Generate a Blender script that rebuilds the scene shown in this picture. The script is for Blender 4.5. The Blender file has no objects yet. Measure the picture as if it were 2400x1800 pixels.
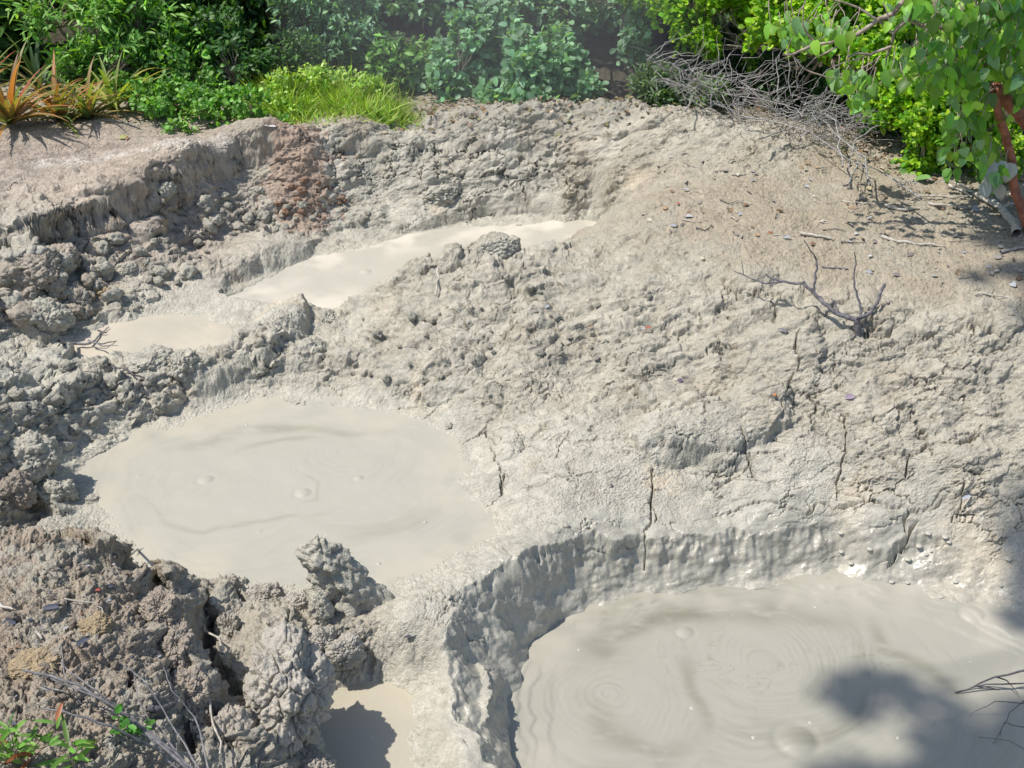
import bpy, math, random
import numpy as np
from mathutils import Vector, Matrix, Euler
random.seed(7)
rng = np.random.default_rng(11)
scene = bpy.context.scene
COL = scene.collection

# ------------------------------------------------------------------ camera, sky, sun, exposure
CAM_H, PITCH = 2.8, math.radians(31.0)
TH = math.tan(math.radians(22.5))
cam_d = bpy.data.cameras.new('camera'); cam = bpy.data.objects.new('camera', cam_d); COL.objects.link(cam)
cam.location = (0, 0, CAM_H); cam.rotation_euler = (math.radians(90) - PITCH, 0, 0)
cam_d.sensor_width = 36; cam_d.lens = 18 / TH; cam_d.clip_end = 500; cam_d.clip_start = .05
scene.camera = cam
SUN = Vector((-0.47, -0.07, 0.86)).normalized()          # direction towards the sun
w = bpy.data.worlds.new('World'); scene.world = w; w.use_nodes = True
nt = w.node_tree; bg = nt.nodes['Background']
sky = nt.nodes.new('ShaderNodeTexSky'); sky.sky_type = 'NISHITA'; sky.sun_disc = False
sky.sun_elevation = math.asin(SUN.z); sky.sun_rotation = math.atan2(SUN.x, SUN.y)
nt.links.new(sky.outputs[0], bg.inputs[0]); bg.inputs[1].default_value = 0.13
sd = bpy.data.lights.new('sun', 'SUN'); sd.energy = 4.4; sd.angle = math.radians(.55); sd.color = (1, .945, .875)
so = bpy.data.objects.new('sun', sd); COL.objects.link(so); so.rotation_euler = SUN.to_track_quat('Z', 'Y').to_euler()
scene.view_settings.view_transform = 'Standard'; scene.view_settings.look = 'None'
scene.view_settings.exposure = 0.18; scene.view_settings.gamma = 1
scene.cycles.max_bounces = 6; scene.cycles.transparent_max_bounces = 8
scene.cycles.use_denoising = True

# ------------------------------------------------------------------ numpy noise
U = np.uint32
def hsh(ix, iy, iz, s):
    n = ix.astype(U)*U(374761393) + iy.astype(U)*U(668265263) + U((s*1274126177) & 0xffffffff)
    n ^= n >> U(13); n *= U(1274126177); n ^= n >> U(16); n *= U(2246822519); n ^= n >> U(15)
    return (n & U(0xffffff)).astype(np.float32)*np.float32(1/0xffffff)
Z0 = np.zeros(1, np.int64)
def perlin(x, y, s=0):
    ix = np.floor(x); iy = np.floor(y); fx = (x - ix).astype(np.float32); fy = (y - iy).astype(np.float32)
    ix = ix.astype(np.int32); iy = iy.astype(np.int32)
    u = fx*fx*fx*(fx*(fx*6-15)+10); v = fy*fy*fy*(fy*(fy*6-15)+10)
    def g(i, j):
        a = hsh(ix+i, iy+j, Z0, s) * 6.2831853
        return np.cos(a)*(fx-i) + np.sin(a)*(fy-j)
    a = g(0, 0); b = g(1, 0); c = g(0, 1); d = g(1, 1)
    return ((a + (b-a)*u) * (1-v) + (c + (d-c)*u) * v) * 1.4
def fbm(x, y, s=0, o=4, gain=.5):
    r = 0; a = 1
    for k in range(o):
        r = r + a * perlin(x, y, s + k); a *= gain; x = x*2.03 + 7.1; y = y*2.03 + 3.7
    return r
def voro(x, y, s=0, jit=1.0):
    """F1, F2, per-cell randoms r1, r2, r3, vector from cell point"""
    ix = np.floor(x).astype(np.int32); iy = np.floor(y).astype(np.int32)
    f1 = np.full(x.shape, 9., np.float32); f2 = f1.copy(); cx = np.zeros_like(f1); cy = np.zeros_like(f1)
    kx = np.zeros(x.shape, np.int32); ky = kx.copy()
    for i in (-1, 0, 1):
        for j in (-1, 0, 1):
            px = ix+i + .5 + jit*(hsh(ix+i, iy+j, Z0, s)-.5); py = iy+j + .5 + jit*(hsh(ix+i, iy+j, Z0, s+1)-.5)
            dx = (x-px).astype(np.float32); dy = (y-py).astype(np.float32); d = np.sqrt(dx*dx+dy*dy)
            m = d < f1
            f2 = np.where(m, f1, np.minimum(f2, d)); f1 = np.where(m, d, f1)
            cx = np.where(m, dx, cx); cy = np.where(m, dy, cy); kx = np.where(m, ix+i, kx); ky = np.where(m, iy+j, ky)
    return f1, f2, hsh(kx, ky, Z0, s+2), hsh(kx, ky, Z0, s+3), hsh(kx, ky, Z0, s+4), cx, cy
def h3(ix, iy, iz, s): return hsh(ix.astype(np.int64)+iz.astype(np.int64)*7919+4096, iy.astype(np.int64)+iz.astype(np.int64)*104729+4096, Z0, s)
def perlin3(p, s=0):
    i = np.floor(p).astype(np.int64); f = (p-i); u = f*f*f*(f*(f*6-15)+10); r = 0
    for a in (0, 1):
        for b in (0, 1):
            for c in (0, 1):
                k = (i[:, 0]+a, i[:, 1]+b, i[:, 2]+c); th = h3(*k, s)*6.2832; ph = h3(*k, s+1)*2-1; q = np.sqrt(1-ph*ph)
                d = q*np.cos(th)*(f[:, 0]-a)+q*np.sin(th)*(f[:, 1]-b)+ph*(f[:, 2]-c)
                r = r+d*(u[:, 0] if a else 1-u[:, 0])*(u[:, 1] if b else 1-u[:, 1])*(u[:, 2] if c else 1-u[:, 2])
    return r*1.5
def fbm3(p, s=0, o=4, g=.5):
    r = 0; a = 1
    for k in range(o): r = r+a*perlin3(p, s+k*2); a *= g; p = p*2.03+3.1
    return r
def voro3(p, s=0):
    i = np.floor(p).astype(np.int64); f1 = np.full(len(p), 9.); f2 = f1.copy()
    for a in (-1, 0, 1):
        for b in (-1, 0, 1):
            for c in (-1, 0, 1):
                k = (i[:, 0]+a, i[:, 1]+b, i[:, 2]+c); q = np.stack([k[0]+h3(*k, s), k[1]+h3(*k, s+1), k[2]+h3(*k, s+2)], -1); d = np.linalg.norm(p-q, axis=1)
                f2 = np.where(d < f1, f1, np.minimum(f2, d)); f1 = np.minimum(f1, d)
    return f1, f2
def sst(a, b, x):
    t = np.clip((x-a)/(b-a), 0, 1); return t*t*(3-2*t)

# ------------------------------------------------------------------ photo measurements (2212 x 1659 grid) to world points
def ray(px, py):
    u = (px/2212-.5)*2*TH; v = (.5-py/1659)*2*TH*.75
    c, s = math.cos(PITCH), math.sin(PITCH)
    return np.array([u, c + v*s, -s + v*c])
def P(px, py, z):
    d = ray(px, py); t = (z-CAM_H)/d[2]; return np.array([d[0]*t, d[1]*t, z])

# kinds of ground: rubble(big), rubble(small), lumps, crumb, crack, pebble | colour index weights soil, brown, pale
K = dict(  #  big  small lump  crumb crack peb  soil brown pale
 R=(1.0, 1.0, .5, .6, .15, .3, .00, .00, .3),
 r=(.25, 1.0, .35, .8, .2, .4, .05, .00, .3),
 S=(0., .05, .25, .0, .45, 1.2, .0, .0, .45),
 C=(.32, .14, .9, .28, .9, .6, .35, .0, .35),
 M=(.60,.65,.8,.7,.7,.5,.25,.0,.5),
 G=(0., .06, .15, .9, .0, .5, 1.0, .0, .2),
 D=(0., .10, .2, .7, .0, .5, .55, .6, .1),
 B=(.20, .85, .5, 1.15, .0, .7, .25, .9, .0),
 T=(.35, .7, .5, 1.1, .1, .6, .15, .35, .0),
 X=(.10, .10, .9, .20, 1.1, .45, .08, .0, 1.0),
 F=(.22, .18, 1.1, .30, .8, .5, .20, .12, .8),
 E=(.05, .9, .3, 1.1, .0, .5, .6, .1, .4),
 W=(0., .0, .35, .0, .1, .05, .0, .0, .1),
)
CP = [
 # far-left plateau and edge
 (-250,300,.52,'D'),(0,300,.53,'D'),(150,285,.52,'D'),(300,270,.52,'D'),(450,280,.5,'D'),(620,270,.5,'D'),(780,270,.5,'D'),(60,350,.5,'D'),(250,345,.48,'D'),(430,320,.48,'D'),(0,420,.46,'F'),(150,420,.46,'r'),(300,395,.46,'G'),(430,350,.48,'G'),(560,305,.5,'D'),
 (-200,450,.46,'F'),(60,470,.43,'r'),(-200,600,.34,'R'),(200,480,.38,'R'),(330,440,.38,'R'),(460,400,.36,'r'),(560,360,.38,'r'),
 (0,560,.36,'R'),(80,600,.30,'R'),(160,640,.2,'R'),(250,560,.24,'R'),(300,620,.16,'R'),(400,500,.2,'R'),(400,590,.14,'r'),(460,560,.13,'r'),(520,480,.17,'r'),(600,500,.14,'r'),(640,470,.16,'r'),(560,430,.25,'r'),(650,400,.3,'E'),(650,330,.45,'E'),
 (0,680,.22,'R'),(90,720,.13,'r'),(420,640,.1,'S'),(380,660,.09,'S'),(470,660,.08,'S'),(540,520,.14,'S'),(620,530,.12,'S'),
 # ridge and far bank
 (850,262,.47,'F'),(1000,245,.52,'F'),(1150,238,.54,'F'),(1330,232,.57,'F'),(1480,240,.60,'F'),(1600,262,.60,'F'),(1700,290,.55,'E'),
 (700,330,.41,'X'),(850,320,.38,'X'),(1000,300,.41,'F'),(1150,300,.41,'F'),(1300,300,.46,'F'),(1450,300,.53,'F'),(1560,310,.56,'F'),(1480,352,.465,'E'),(1600,345,.52,'E'),
 (800,400,.22,'X'),(950,390,.25,'X'),(1100,370,.28,'X'),(1250,370,.29,'E'),(1400,372,.40,'E'),(720,460,.14,'X'),(820,470,.11,'X'),(950,460,.115,'X'),(1060,440,.125,'X'),(1180,430,.14,'X'),(1270,440,.17,'X'),(1310,420,.24,'E'),
 # between B and A: rubble hump
 (560,690,.10,'S'),(650,680,.10,'S'),(750,690,.09,'r'),(850,620,.2,'M'),(950,575,.28,'M'),(1080,545,.3,'M'),(1180,540,.28,'r'),(1280,500,.3,'E'),(1350,450,.42,'E'),
 (860,720,.15,'M'),(960,680,.22,'M'),(1080,650,.28,'M'),(1200,620,.31,'M'),(1320,580,.38,'M'),(1420,520,.46,'E'),(1500,480,.5,'G'),
 (700,790,.1,'M'),(800,780,.12,'M'),(950,780,.15,'M'),(1100,760,.18,'M'),(1250,730,.23,'M'),(1400,690,.32,'M'),(1480,610,.42,'M'),
 (660,860,.03,'S'),(800,860,.05,'S'),(950,880,.06,'S'),(1100,850,.11,'M'),(1250,830,.15,'M'),(1380,800,.2,'M'),
 # right plateau
 (1420,420,.47,'G'),(1600,400,.51,'G'),(1800,350,.51,'G'),(1950,390,.5,'G'),(2150,420,.5,'G'),(2400,430,.5,'G'),(1700,470,.52,'G'),(1900,500,.52,'G'),(2100,520,.52,'G'),(2400,560,.52,'G'),(1600,540,.49,'G'),(1780,580,.49,'G'),(2000,610,.5,'G'),(2212,630,.5,'G'),(2450,660,.48,'G'),
 # right bank
 (1560,640,.41,'C'),(1700,660,.42,'C'),(1860,700,.42,'C'),(2000,690,.45,'C'),(2150,700,.46,'C'),(2400,750,.42,'C'),(1560,740,.3,'C'),(1700,790,.28,'C'),(1850,800,.3,'C'),(2000,800,.32,'C'),(2180,810,.33,'C'),
 (1480,860,.18,'C'),(1620,890,.17,'C'),(1780,890,.2,'C'),(1950,900,.22,'C'),(2130,930,.2,'C'),(2400,950,.2,'C'),
 (1450,980,.1,'S'),(1600,1000,.08,'S'),(1750,1010,.08,'S'),(1900,1020,.09,'C'),(2080,1030,.1,'C'),(2250,1050,.1,'C'),(1420,1100,.0,'S'),(1560,1110,-.03,'S'),(1700,1100,-.01,'S'),(1850,1110,-.02,'S'),(2000,1110,-.02,'S'),(2212,1130,-.02,'S'),(2450,1150,0,'S'),
 # between A and pit
 (1100,950,.07,'S'),(1230,960,.1,'S'),(1060,1030,.05,'S'),(1200,1070,.07,'S'),(1320,1070,.04,'S'),(1120,1150,.05,'S'),(1080,1200,.07,'S'),(1250,1150,.02,'S'),(1180,1200,.03,'S'),(1350,1150,-.02,'S'),(930,1240,.04,'S'),(1000,1250,.07,'S'),(1060,1260,.04,'S'),(870,1310,.07,'S'),(960,1340,.07,'S'),(880,1400,.05,'S'),(960,1430,.05,'S'),(800,1440,-.02,'S'),(900,1470,-.03,'S'),(960,1520,.0,'S'),(960,1600,.0,'S'),(1010,1650,.0,'S'),(1080,1760,.0,'S'),
 (1240,1180,-.02,'W'),(1400,1170,-.05,'W'),(1550,1160,-.06,'W'),(1700,1145,-.07,'W'),(1820,1140,-.08,'W'),(1950,1200,-.14,'W'),(2100,1210,-.14,'W'),(2212,1230,-.14,'W'),(2100,1330,-.23,'W'),(2250,1400,-.2,'W'),(2300,1500,-.15,'T'),(2350,1620,-.1,'T'),
 # left bank between C and A
 (330,790,.14,'R'),(400,800,.13,'R'),(200,770,.13,'R'),(100,800,.22,'R'),(0,790,.3,'R'),(-150,800,.3,'R'),(250,850,.12,'R'),(120,880,.18,'R'),(20,900,.28,'R'),(310,880,.05,'r'),(200,930,.1,'R'),(100,970,.17,'R'),(0,980,.26,'R'),(-150,1000,.3,'R'),(400,890,.03,'S'),(470,850,.05,'S'),(230,1010,.01,'S'),(160,1030,.02,'S'),(60,1060,.08,'T'),(20,1120,.1,'T'),(170,1110,.02,'S'),(120,1130,.05,'S'),(560,790,.1,'r'),(640,760,.12,'r'),(430,760,.12,'R'),
 # foreground left mass
 (-200,1200,.5,'B'),(0,1165,.46,'B'),(100,1170,.46,'B'),(200,1185,.45,'B'),(290,1200,.42,'B'),(330,1240,.36,'T'),(0,1300,.52,'B'),(150,1300,.51,'B'),(270,1310,.48,'B'),(370,1340,.4,'T'),(-200,1450,.56,'B'),(30,1450,.55,'B'),(180,1430,.53,'B'),(300,1430,.47,'B'),(400,1440,.36,'T'),(60,1580,.55,'B'),(220,1560,.5,'B'),(340,1560,.42,'T'),(430,1570,.34,'T'),(0,1760,.6,'B'),(250,1720,.5,'B'),(500,1740,.3,'T'),(480,1640,.28,'T'),
 (440,1380,.10,'T'),(520,1500,.08,'T'),(600,1600,.02,'T'),(380,1240,.07,'T'),(470,1250,.05,'T'),(560,1262,.05,'T'),(640,1290,.05,'T'),(500,1330,.09,'T'),(570,1345,.12,'T'),(640,1350,.12,'T'),(610,1420,.14,'T'),(660,1450,.12,'T'),(560,1470,.16,'T'),(640,1530,.10,'T'),(690,1590,.08,'T'),(720,1340,.08,'T'),(760,1370,.05,'T'),(700,1400,.15,'T'),(620,1650,.12,'T'),(700,1680,.06,'T'),
]
W = [(-6,7.6,.45,'D'),(-3,7.9,.45,'D'),(-1.2,7.4,.42,'D'),(-.4,7.6,.38,'D'),(0.2,7.5,.3,'D'),(.8,7.6,.12,'D'),(1.4,7.6,.05,'D'),(2.2,7.4,.35,'G'),(3.2,7,.5,'G'),(5,6,.5,'G'),(5,4.5,.5,'G'),(5,3,.2,'G'),(-4,10,.5,'D'),(0,10,.2,'D'),(4,10,.5,'D'),(0,15,.3,'D'),(-9,15,.5,'D'),(9,15,.5,'D'),
     (-4,3,.5,'B'),(-4,5,.45,'R'),(-3,1,.6,'B'),(0,.8,.2,'S'),(0,-2,.5,'B'),(3,.8,.3,'B'),(-5,-3,.6,'B'),(5,-3,.5,'B'),(-9,5,.5,'D'),(9,5,.5,'G'),(2.5,1.8,-.1,'T'),(1.0,1.2,-.1,'S')]
for a_, b_, z_ in [(850,262,.47),(1000,245,.52),(1150,238,.54),(1330,232,.57),(1480,240,.60),(1600,262,.60)]:
    q_ = P(a_, b_, z_); W.append((q_[0], q_[1]+.22, z_-.03, 'F')); W.append((q_[0], q_[1]+.5, z_-(.06 if a_ < 1100 or a_ > 1500 else .16), 'D'))
pts = np.array([P(a, b, z) for a, b, z, k in CP] + [(a, b, z) for a, b, z, k in W], float)
kinds = np.array([K[c[3]] for c in CP] + [K[c[3]] for c in W], np.float32)

def tps_fit(p, z, lam):
    n = len(p); d = np.hypot(p[:, None, 0]-p[None, :, 0], p[:, None, 1]-p[None, :, 1])
    A = np.where(d > 0, d*d*np.log(d+1e-9), 0) + lam*np.eye(n)
    Q = np.c_[np.ones(n), p[:, :2]]
    M = np.block([[A, Q], [Q.T, np.zeros((3, 3))]])
    return np.linalg.solve(M, np.r_[z, 0, 0, 0])
coef = tps_fit(pts, pts[:, 2], .0015)
def tps_eval(x, y):
    r = coef[-3] + coef[-2]*x + coef[-1]*y
    for i in range(len(pts)):
        d2 = (x-pts[i, 0])**2 + (y-pts[i, 1])**2 + 1e-12
        r = r + coef[i]*.5*d2*np.log(d2)
    return r

# ------------------------------------------------------------------ terrain grid (denser near the viewer, coarse to the horizon)
NR, NC = 1850, 1560
yq = np.linspace(1.75, 8.6, 4000); den = 1/yq*(1+1.5*np.exp(-((yq-6.45)/.42)**4)+.8*np.exp(-((yq-3.68)/.2)**4)+.7*np.exp(-((yq-4.1)/.35)**4))
cd = np.cumsum(den); yf = np.interp(np.linspace(cd[0], cd[-1], NR), cd, yq)
yn = 1.75 - np.cumsum(np.geomspace(.004, 6, 46))[::-1]
ya = 8.6 + np.cumsum(np.geomspace(.02, 30, 50))
yr = np.r_[yn, yf, ya]
uf = np.linspace(-1.22, 1.22, NC); ue = np.cumsum(np.geomspace(.003, 9, 44))
uc = np.r_[-1.22-ue[::-1], uf, 1.22+ue]
def wid(y): return .36*np.clip(y, 1.5, 12) + .60
X = uc[None, :]*wid(yr)[:, None]; Y = np.repeat(yr[:, None], len(uc), 1)
X = X.astype(np.float32); Y = Y.astype(np.float32)
# coarse solution then bilinear lift
ri = np.unique(np.r_[np.arange(0, len(yr), 4), len(yr)-1]); ci = np.unique(np.r_[np.arange(0, len(uc), 4), len(uc)-1])
Xc = X[np.ix_(ri, ci)].astype(float); Yc = Y[np.ix_(ri, ci)].astype(float)
def lift(A):
    B = np.empty((len(ri), len(uc)), np.float32)
    for k in range(len(ri)): B[k] = np.interp(np.arange(len(uc)), ci, A[k])
    r = np.interp(np.arange(len(yr)), ri, np.arange(len(ri))); r0 = np.clip(np.floor(r).astype(int), 0, len(ri)-2); f = (r-r0)[:, None].astype(np.float32)
    return B[r0]*(1-f) + B[r0+1]*f
far = np.hypot(Xc, Yc-4)
Zc = tps_eval(Xc, Yc); Zc = Zc + (.45-Zc)*sst(6, 12, far); Zc = np.clip(Zc, -.6, 1.0)
Kc = np.zeros(Xc.shape+(9,), np.float32); ws = np.zeros(Xc.shape, np.float32)
for i in range(len(pts)):
    d2 = (Xc-pts[i, 0])**2 + ((Yc-pts[i, 1])*.8)**2
    q = (1/(d2+.004)**2.2).astype(np.float32); ws += q; Kc += q[..., None]*kinds[i]
Kc /= ws[..., None]
Z = lift(Zc)
KK = [lift(Kc[..., i]) for i in range(9)]
Zbase = Z.copy()

def sampler(A):
    def f(x, y):
        r = np.interp(y, yr, np.arange(len(yr))); c = np.interp(x/wid(np.asarray(y, float)), uc, np.arange(len(uc)))
        r0 = np.clip(np.floor(r).astype(int), 0, len(yr)-2); c0 = np.clip(np.floor(c).astype(int), 0, len(uc)-2); fr = r-r0; fc = c-c0
        return (A[r0, c0]*(1-fr)*(1-fc) + A[r0+1, c0]*fr*(1-fc) + A[r0, c0+1]*(1-fr)*fc + A[r0+1, c0+1]*fr*fc)
    return f
def hit(px, py, A=None):
    """where the line of sight through a photo point meets the ground: how things measured in the photo get their world place"""
    s = sampler(Zbase if A is None else A); d = ray(px, py)
    t = np.linspace(1.5, 14, 2600); x = d[0]*t; y = d[1]*t; z = CAM_H + d[2]*t
    g = s(x, y); b = np.nonzero(z <= g)[0]
    k = b[0] if len(b) else len(t)-1
    return np.array([x[k], y[k], g[k]])
def H(pl): return np.array([hit(a, b) for a, b in pl])

def rows(pl, pad):
    a = np.searchsorted(yr, pl[:, 1].min()-pad); b = np.searchsorted(yr, pl[:, 1].max()+pad); return slice(a, b)
def dline(x, y, pl):
    """distance to polyline, signed (+ = left of travel), parameter 0..1"""
    best = np.full(x.shape, 1e9, np.float32); sg = np.zeros_like(best); tt = np.zeros_like(best); L = len(pl)-1
    for i in range(L):
        ax, ay = pl[i, :2]; bx, by = pl[i+1, :2]; dx, dy = bx-ax, by-ay; l2 = dx*dx+dy*dy+1e-12
        t = np.clip(((x-ax)*dx+(y-ay)*dy)/l2, 0, 1); qx = x-ax-t*dx; qy = y-ay-t*dy; d = qx*qx+qy*qy
        m = d < best; best = np.where(m, d, best); sg = np.where(m, np.sign(dx*qy-dy*qx), sg); tt = np.where(m, (i+t)/L, tt)
    return np.sqrt(best), sg, tt
def dpoly(x, y, pl):
    """signed distance to closed polygon, negative inside"""
    d, _, _ = dline(x, y, np.vstack([pl, pl[:1]])); ins = np.zeros(x.shape, bool); n = len(pl)
    for i in range(n):
        ax, ay = pl[i, :2]; bx, by = pl[(i+1) % n, :2]
        c = ((ay > y) != (by > y)) & (x < (bx-ax)*(y-ay)/(by-ay+1e-12)+ax); ins ^= c
    return np.where(ins, -d, d)
def smooth_poly(pl, n=6):
    """closed Catmull-Rom"""
    out = []; N = len(pl)
    for i in range(N):
        p0, p1, p2, p3 = pl[i-1], pl[i], pl[(i+1) % N], pl[(i+2) % N]
        for k in range(n):
            t = k/n; out.append(.5*((2*p1)+(-p0+p2)*t+(2*p0-5*p1+4*p2-p3)*t*t+(-p0+3*p1-3*p2+p3)*t**3))
    return np.array(out)

# ------------------------------------------------------------------ pools (outline in photo grid, level)
POOLS = {
 'A': (0.0, [(255,1100),(200,1050),(190,1000),(280,950),(400,925),(500,880),(600,862),(680,875),(800,898),(920,925),(985,960),(1003,1010),(985,1050),(1040,1100),(1060,1150),(960,1215),(880,1240),(800,1262),(700,1275),(600,1262),(500,1245),(400,1240),(330,1215),(270,1160)]),
 'B': (.05, [(478,655),(520,630),(600,590),(680,562),(800,535),(870,518),(1000,498),(1120,490),(1270,478),(1300,500),(1200,540),(1050,580),(900,620),(850,650),(700,668),(560,672)]),
 'C': (.075, [(140,750),(210,712),(270,698),(340,684),(420,684),(470,705),(500,716),(450,745),(380,765),(300,770),(220,765)]),
 'D': (-.24, [(1108,1640),(1100,1540),(1120,1480),(1125,1430),(1165,1370),(1250,1325),(1400,1295),(1600,1272),(1800,1262),(1960,1275),(2100,1320),(2260,1400),(2280,1500),(2300,1700),(2200,1900),(1500,1900),(1160,1800)]),
 'E': (-.10, [(700,1640),(680,1580),(700,1500),(760,1480),(860,1488),(900,1510),(880,1560),(880,1620),(900,1700),(860,1850),(740,1850)]),
}
PP = {k: np.array([P(a, b, lv) for a, b in pl]) for k, (lv, pl) in POOLS.items()}
PP = {k: smooth_poly(v) for k, v in PP.items()}
sdp = {}
for k, pl in PP.items():
    s = rows(pl, 1.0); f = np.full(X.shape, 9., np.float32); f[s] = dpoly(X[s], Y[s], pl); sdp[k] = f
dmin = np.minimum.reduce(list(sdp.values()))
near = Y[:, :1][:, 0]; act = (far is not None)
core = (np.abs(uc) < 1.6); R0 = np.searchsorted(yr, 1.2); R1 = np.searchsorted(yr, 12.)
CS = (slice(R0, R1), slice(np.nonzero(core)[0][0], np.nonzero(core)[0][-1]+1))
x, y = X[CS], Y[CS]
big, small, lump, crumb, crack, peb, soil, brown, pale = [k[CS] for k in KK]

pm = sst(-.45, .55, fbm(x*2.6, y*3.0, 601, 3)); pm2 = sst(-.4, .5, fbm(x*5+3, y*6, 605, 3))
big = big*(.35+.95*pm); small = small*(.35+.95*pm2); lump = lump*(.6+.6*(1-pm)); crumb = crumb*(.6+.6*pm2)
# wetness around the pit and the other pools
wet = np.clip(1-sst(.10, .30, sdp['D'][CS] + .05*fbm(x*5, y*5, 90, 2)), 0, 1)*sst(-.02, .06, x+.0*y+.75)
calm = sst(0.0, .22, dmin[CS] + .0)           # less rubble right at the shores
rb_ = np.clip((big+small-.25)*1.6, 0, 1); keep = calm*(1-rb_) + sst(-.04, .07, dmin[CS])*rb_

z = Z[CS].copy()
z += .03*fbm(x*2.2, y*2.2, 20, 3)*(.2+lump)*keep
def feat_rows(pl, pad):
    a = max(np.searchsorted(yr, pl[:, 1].min()-pad)-R0, 0); b = min(np.searchsorted(yr, pl[:, 1].max()+pad)-R0, z.shape[0]); return slice(a, b)
jx, jy = .018*fbm(x*9, y*9, 200, 3)+.006*perlin(x*45, y*45, 203), .018*fbm(x*9+3, y*9, 205, 3)+.006*perlin(x*45, y*45, 208)
def ledge(pl, drop, back, fwd, wj=1.):
    """step along a line: ground left of travel rises by part of drop, right side falls and recovers"""
    global z
    p = H(pl); s = feat_rows(p, .8); d, sg, t = dline(x[s]+jx[s]*wj, y[s]+jy[s]*wj, p); sd_ = d*sg
    end = sst(0, .1, t)*sst(0, .1, 1-t)
    up = np.where(sd_ > 0, np.exp(-(sd_/back)**2)*.45, -.55*np.exp(-(np.abs(sd_)/fwd)**1.3))
    k = sst(-.018, .018, sd_/np.clip(y[s]*.22, .8, 2))
    val = (.45*np.exp(-(np.abs(sd_)/back)**2))*k - (.55*np.exp(-(np.abs(sd_)/fwd)**1.3))*(1-k)
    z[s] += .55*drop*val*end
def crackline(pl, wdt, dep):
    global z
    p = H(pl); s = feat_rows(p, .2); d, sg, t = dline(x[s]+jx[s]*.6, y[s]+jy[s]*.6, p)
    wv = wdt*(.35+.9*np.sin(np.pi*np.clip(t, .02, .98))**.5*(.6+.5*perlin(t*9, t*0+3., 7)))
    z[s] -= dep*(1-sst(wv*.35, wv, d))
def mound(pl, wd, h, pw=.6, wj=1.):
    global z
    p = H(pl); s = feat_rows(p, wd+.1); d, sg, t = dline(x[s]+jx[s]*wj, y[s]+jy[s]*wj, p)
    z[s] += .6*h*np.clip(1-(d/wd)**2, 0, 1)**pw
def pt(px, py, wd, h, pw=.6): mound([(px, py), (px+2, py)], wd, h, pw)

# F ridge between pools, blocks along it
mound([(430,830),(520,765),(600,700),(640,665)], .12, .09)
pt(640,655,.09,.05); pt(345,790,.09,.05); pt(395,800,.08,.05); pt(230,870,.14,.04); pt(600,770,.1,.06); pt(660,740,.1,.07)
pt(880,590,.12,.09); pt(960,580,.08,.09); pt(1070,545,.13,.11); pt(1180,548,.10,.07); pt(1000,565,.1,.04)
mound([(1440,940),(1500,925),(1580,915),(1640,890)], .13, .12, .42)
pt(1680,780,.19,.06); pt(1560,760,.12,.04); pt(2040,800,.13,.05); pt(1900,920,.14,.05); pt(2080,1000,.14,.04); pt(2150,880,.12,.04); pt(1730,700,.10,.04); pt(1630,600,.1,.05)
pt(1060,1035,.07,.035); pt(970,1100,.11,.05); pt(1080,960,.09,.04); pt(640,875,.08,.03)
mound([(1000,1230),(1090,1180),(1180,1180)], .14, .03); pt(900,1320,.17,.04)
pt(690,380,.1,.03); pt(345,415,.08,.09); pt(70,560,.16,.14); pt(100,690,.13,.12)
mound([(1090,265),(1180,262),(1260,262)], .14, .04)
for a, b, c, h in [(850,330,.16,.07),(900,370,.12,.05),(1010,320,.14,.07),(1100,300,.13,.06),(1180,310,.14,.07),(930,310,.12,.05),(760,330,.12,.05),(1290,300,.12,.05),(1050,380,.12,.04)]: pt(a, b, c, h)
# ledges
ledge([(1270,456),(1190,462),(1150,448),(1110,447),(1060,462),(1010,468),(960,486),(900,498),(870,508),(800,490),(740,500),(700,520),(660,548),(560,575),(495,600),(474,640)][::-1], .13, .30, .10, .7)
ledge([(110,995),(160,975),(230,930),(290,893),(400,870)], .12, .25, .10)
ledge([(410,855),(500,812),(590,765),(640,730),(668,690),(650,650)], .12, .15, .10)
ledge([(-60,530),(60,515),(150,490),(215,468),(290,440),(340,418),(400,385),(460,355),(520,325),(570,308),(625,303)], .26, .22, .22)
ledge([(0,610),(60,600),(110,560),(160,545),(210,590)], .14, .2, .12)
ledge([(560,310),(620,300),(720,308),(800,330),(880,345),(930,330),(1000,335),(1080,322),(1130,345),(1200,340)], .10, .2, .16)
ledge([(1410,962),(1440,990),(1500,985),(1550,995),(1610,1000)], .13, .10, .07, .6)
ledge([(180,1185),(250,1190),(320,1205),(350,1250),(380,1320),(400,1380),(420,1460),(500,1580),(540,1659)], .22, .25, .14)
ledge([(30,1050),(80,1090),(120,1120)], .2, .2, .15)
ledge([(840,590),(880,575),(950,570),(1010,560)][::-1], .05, .2, .1)
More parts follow.
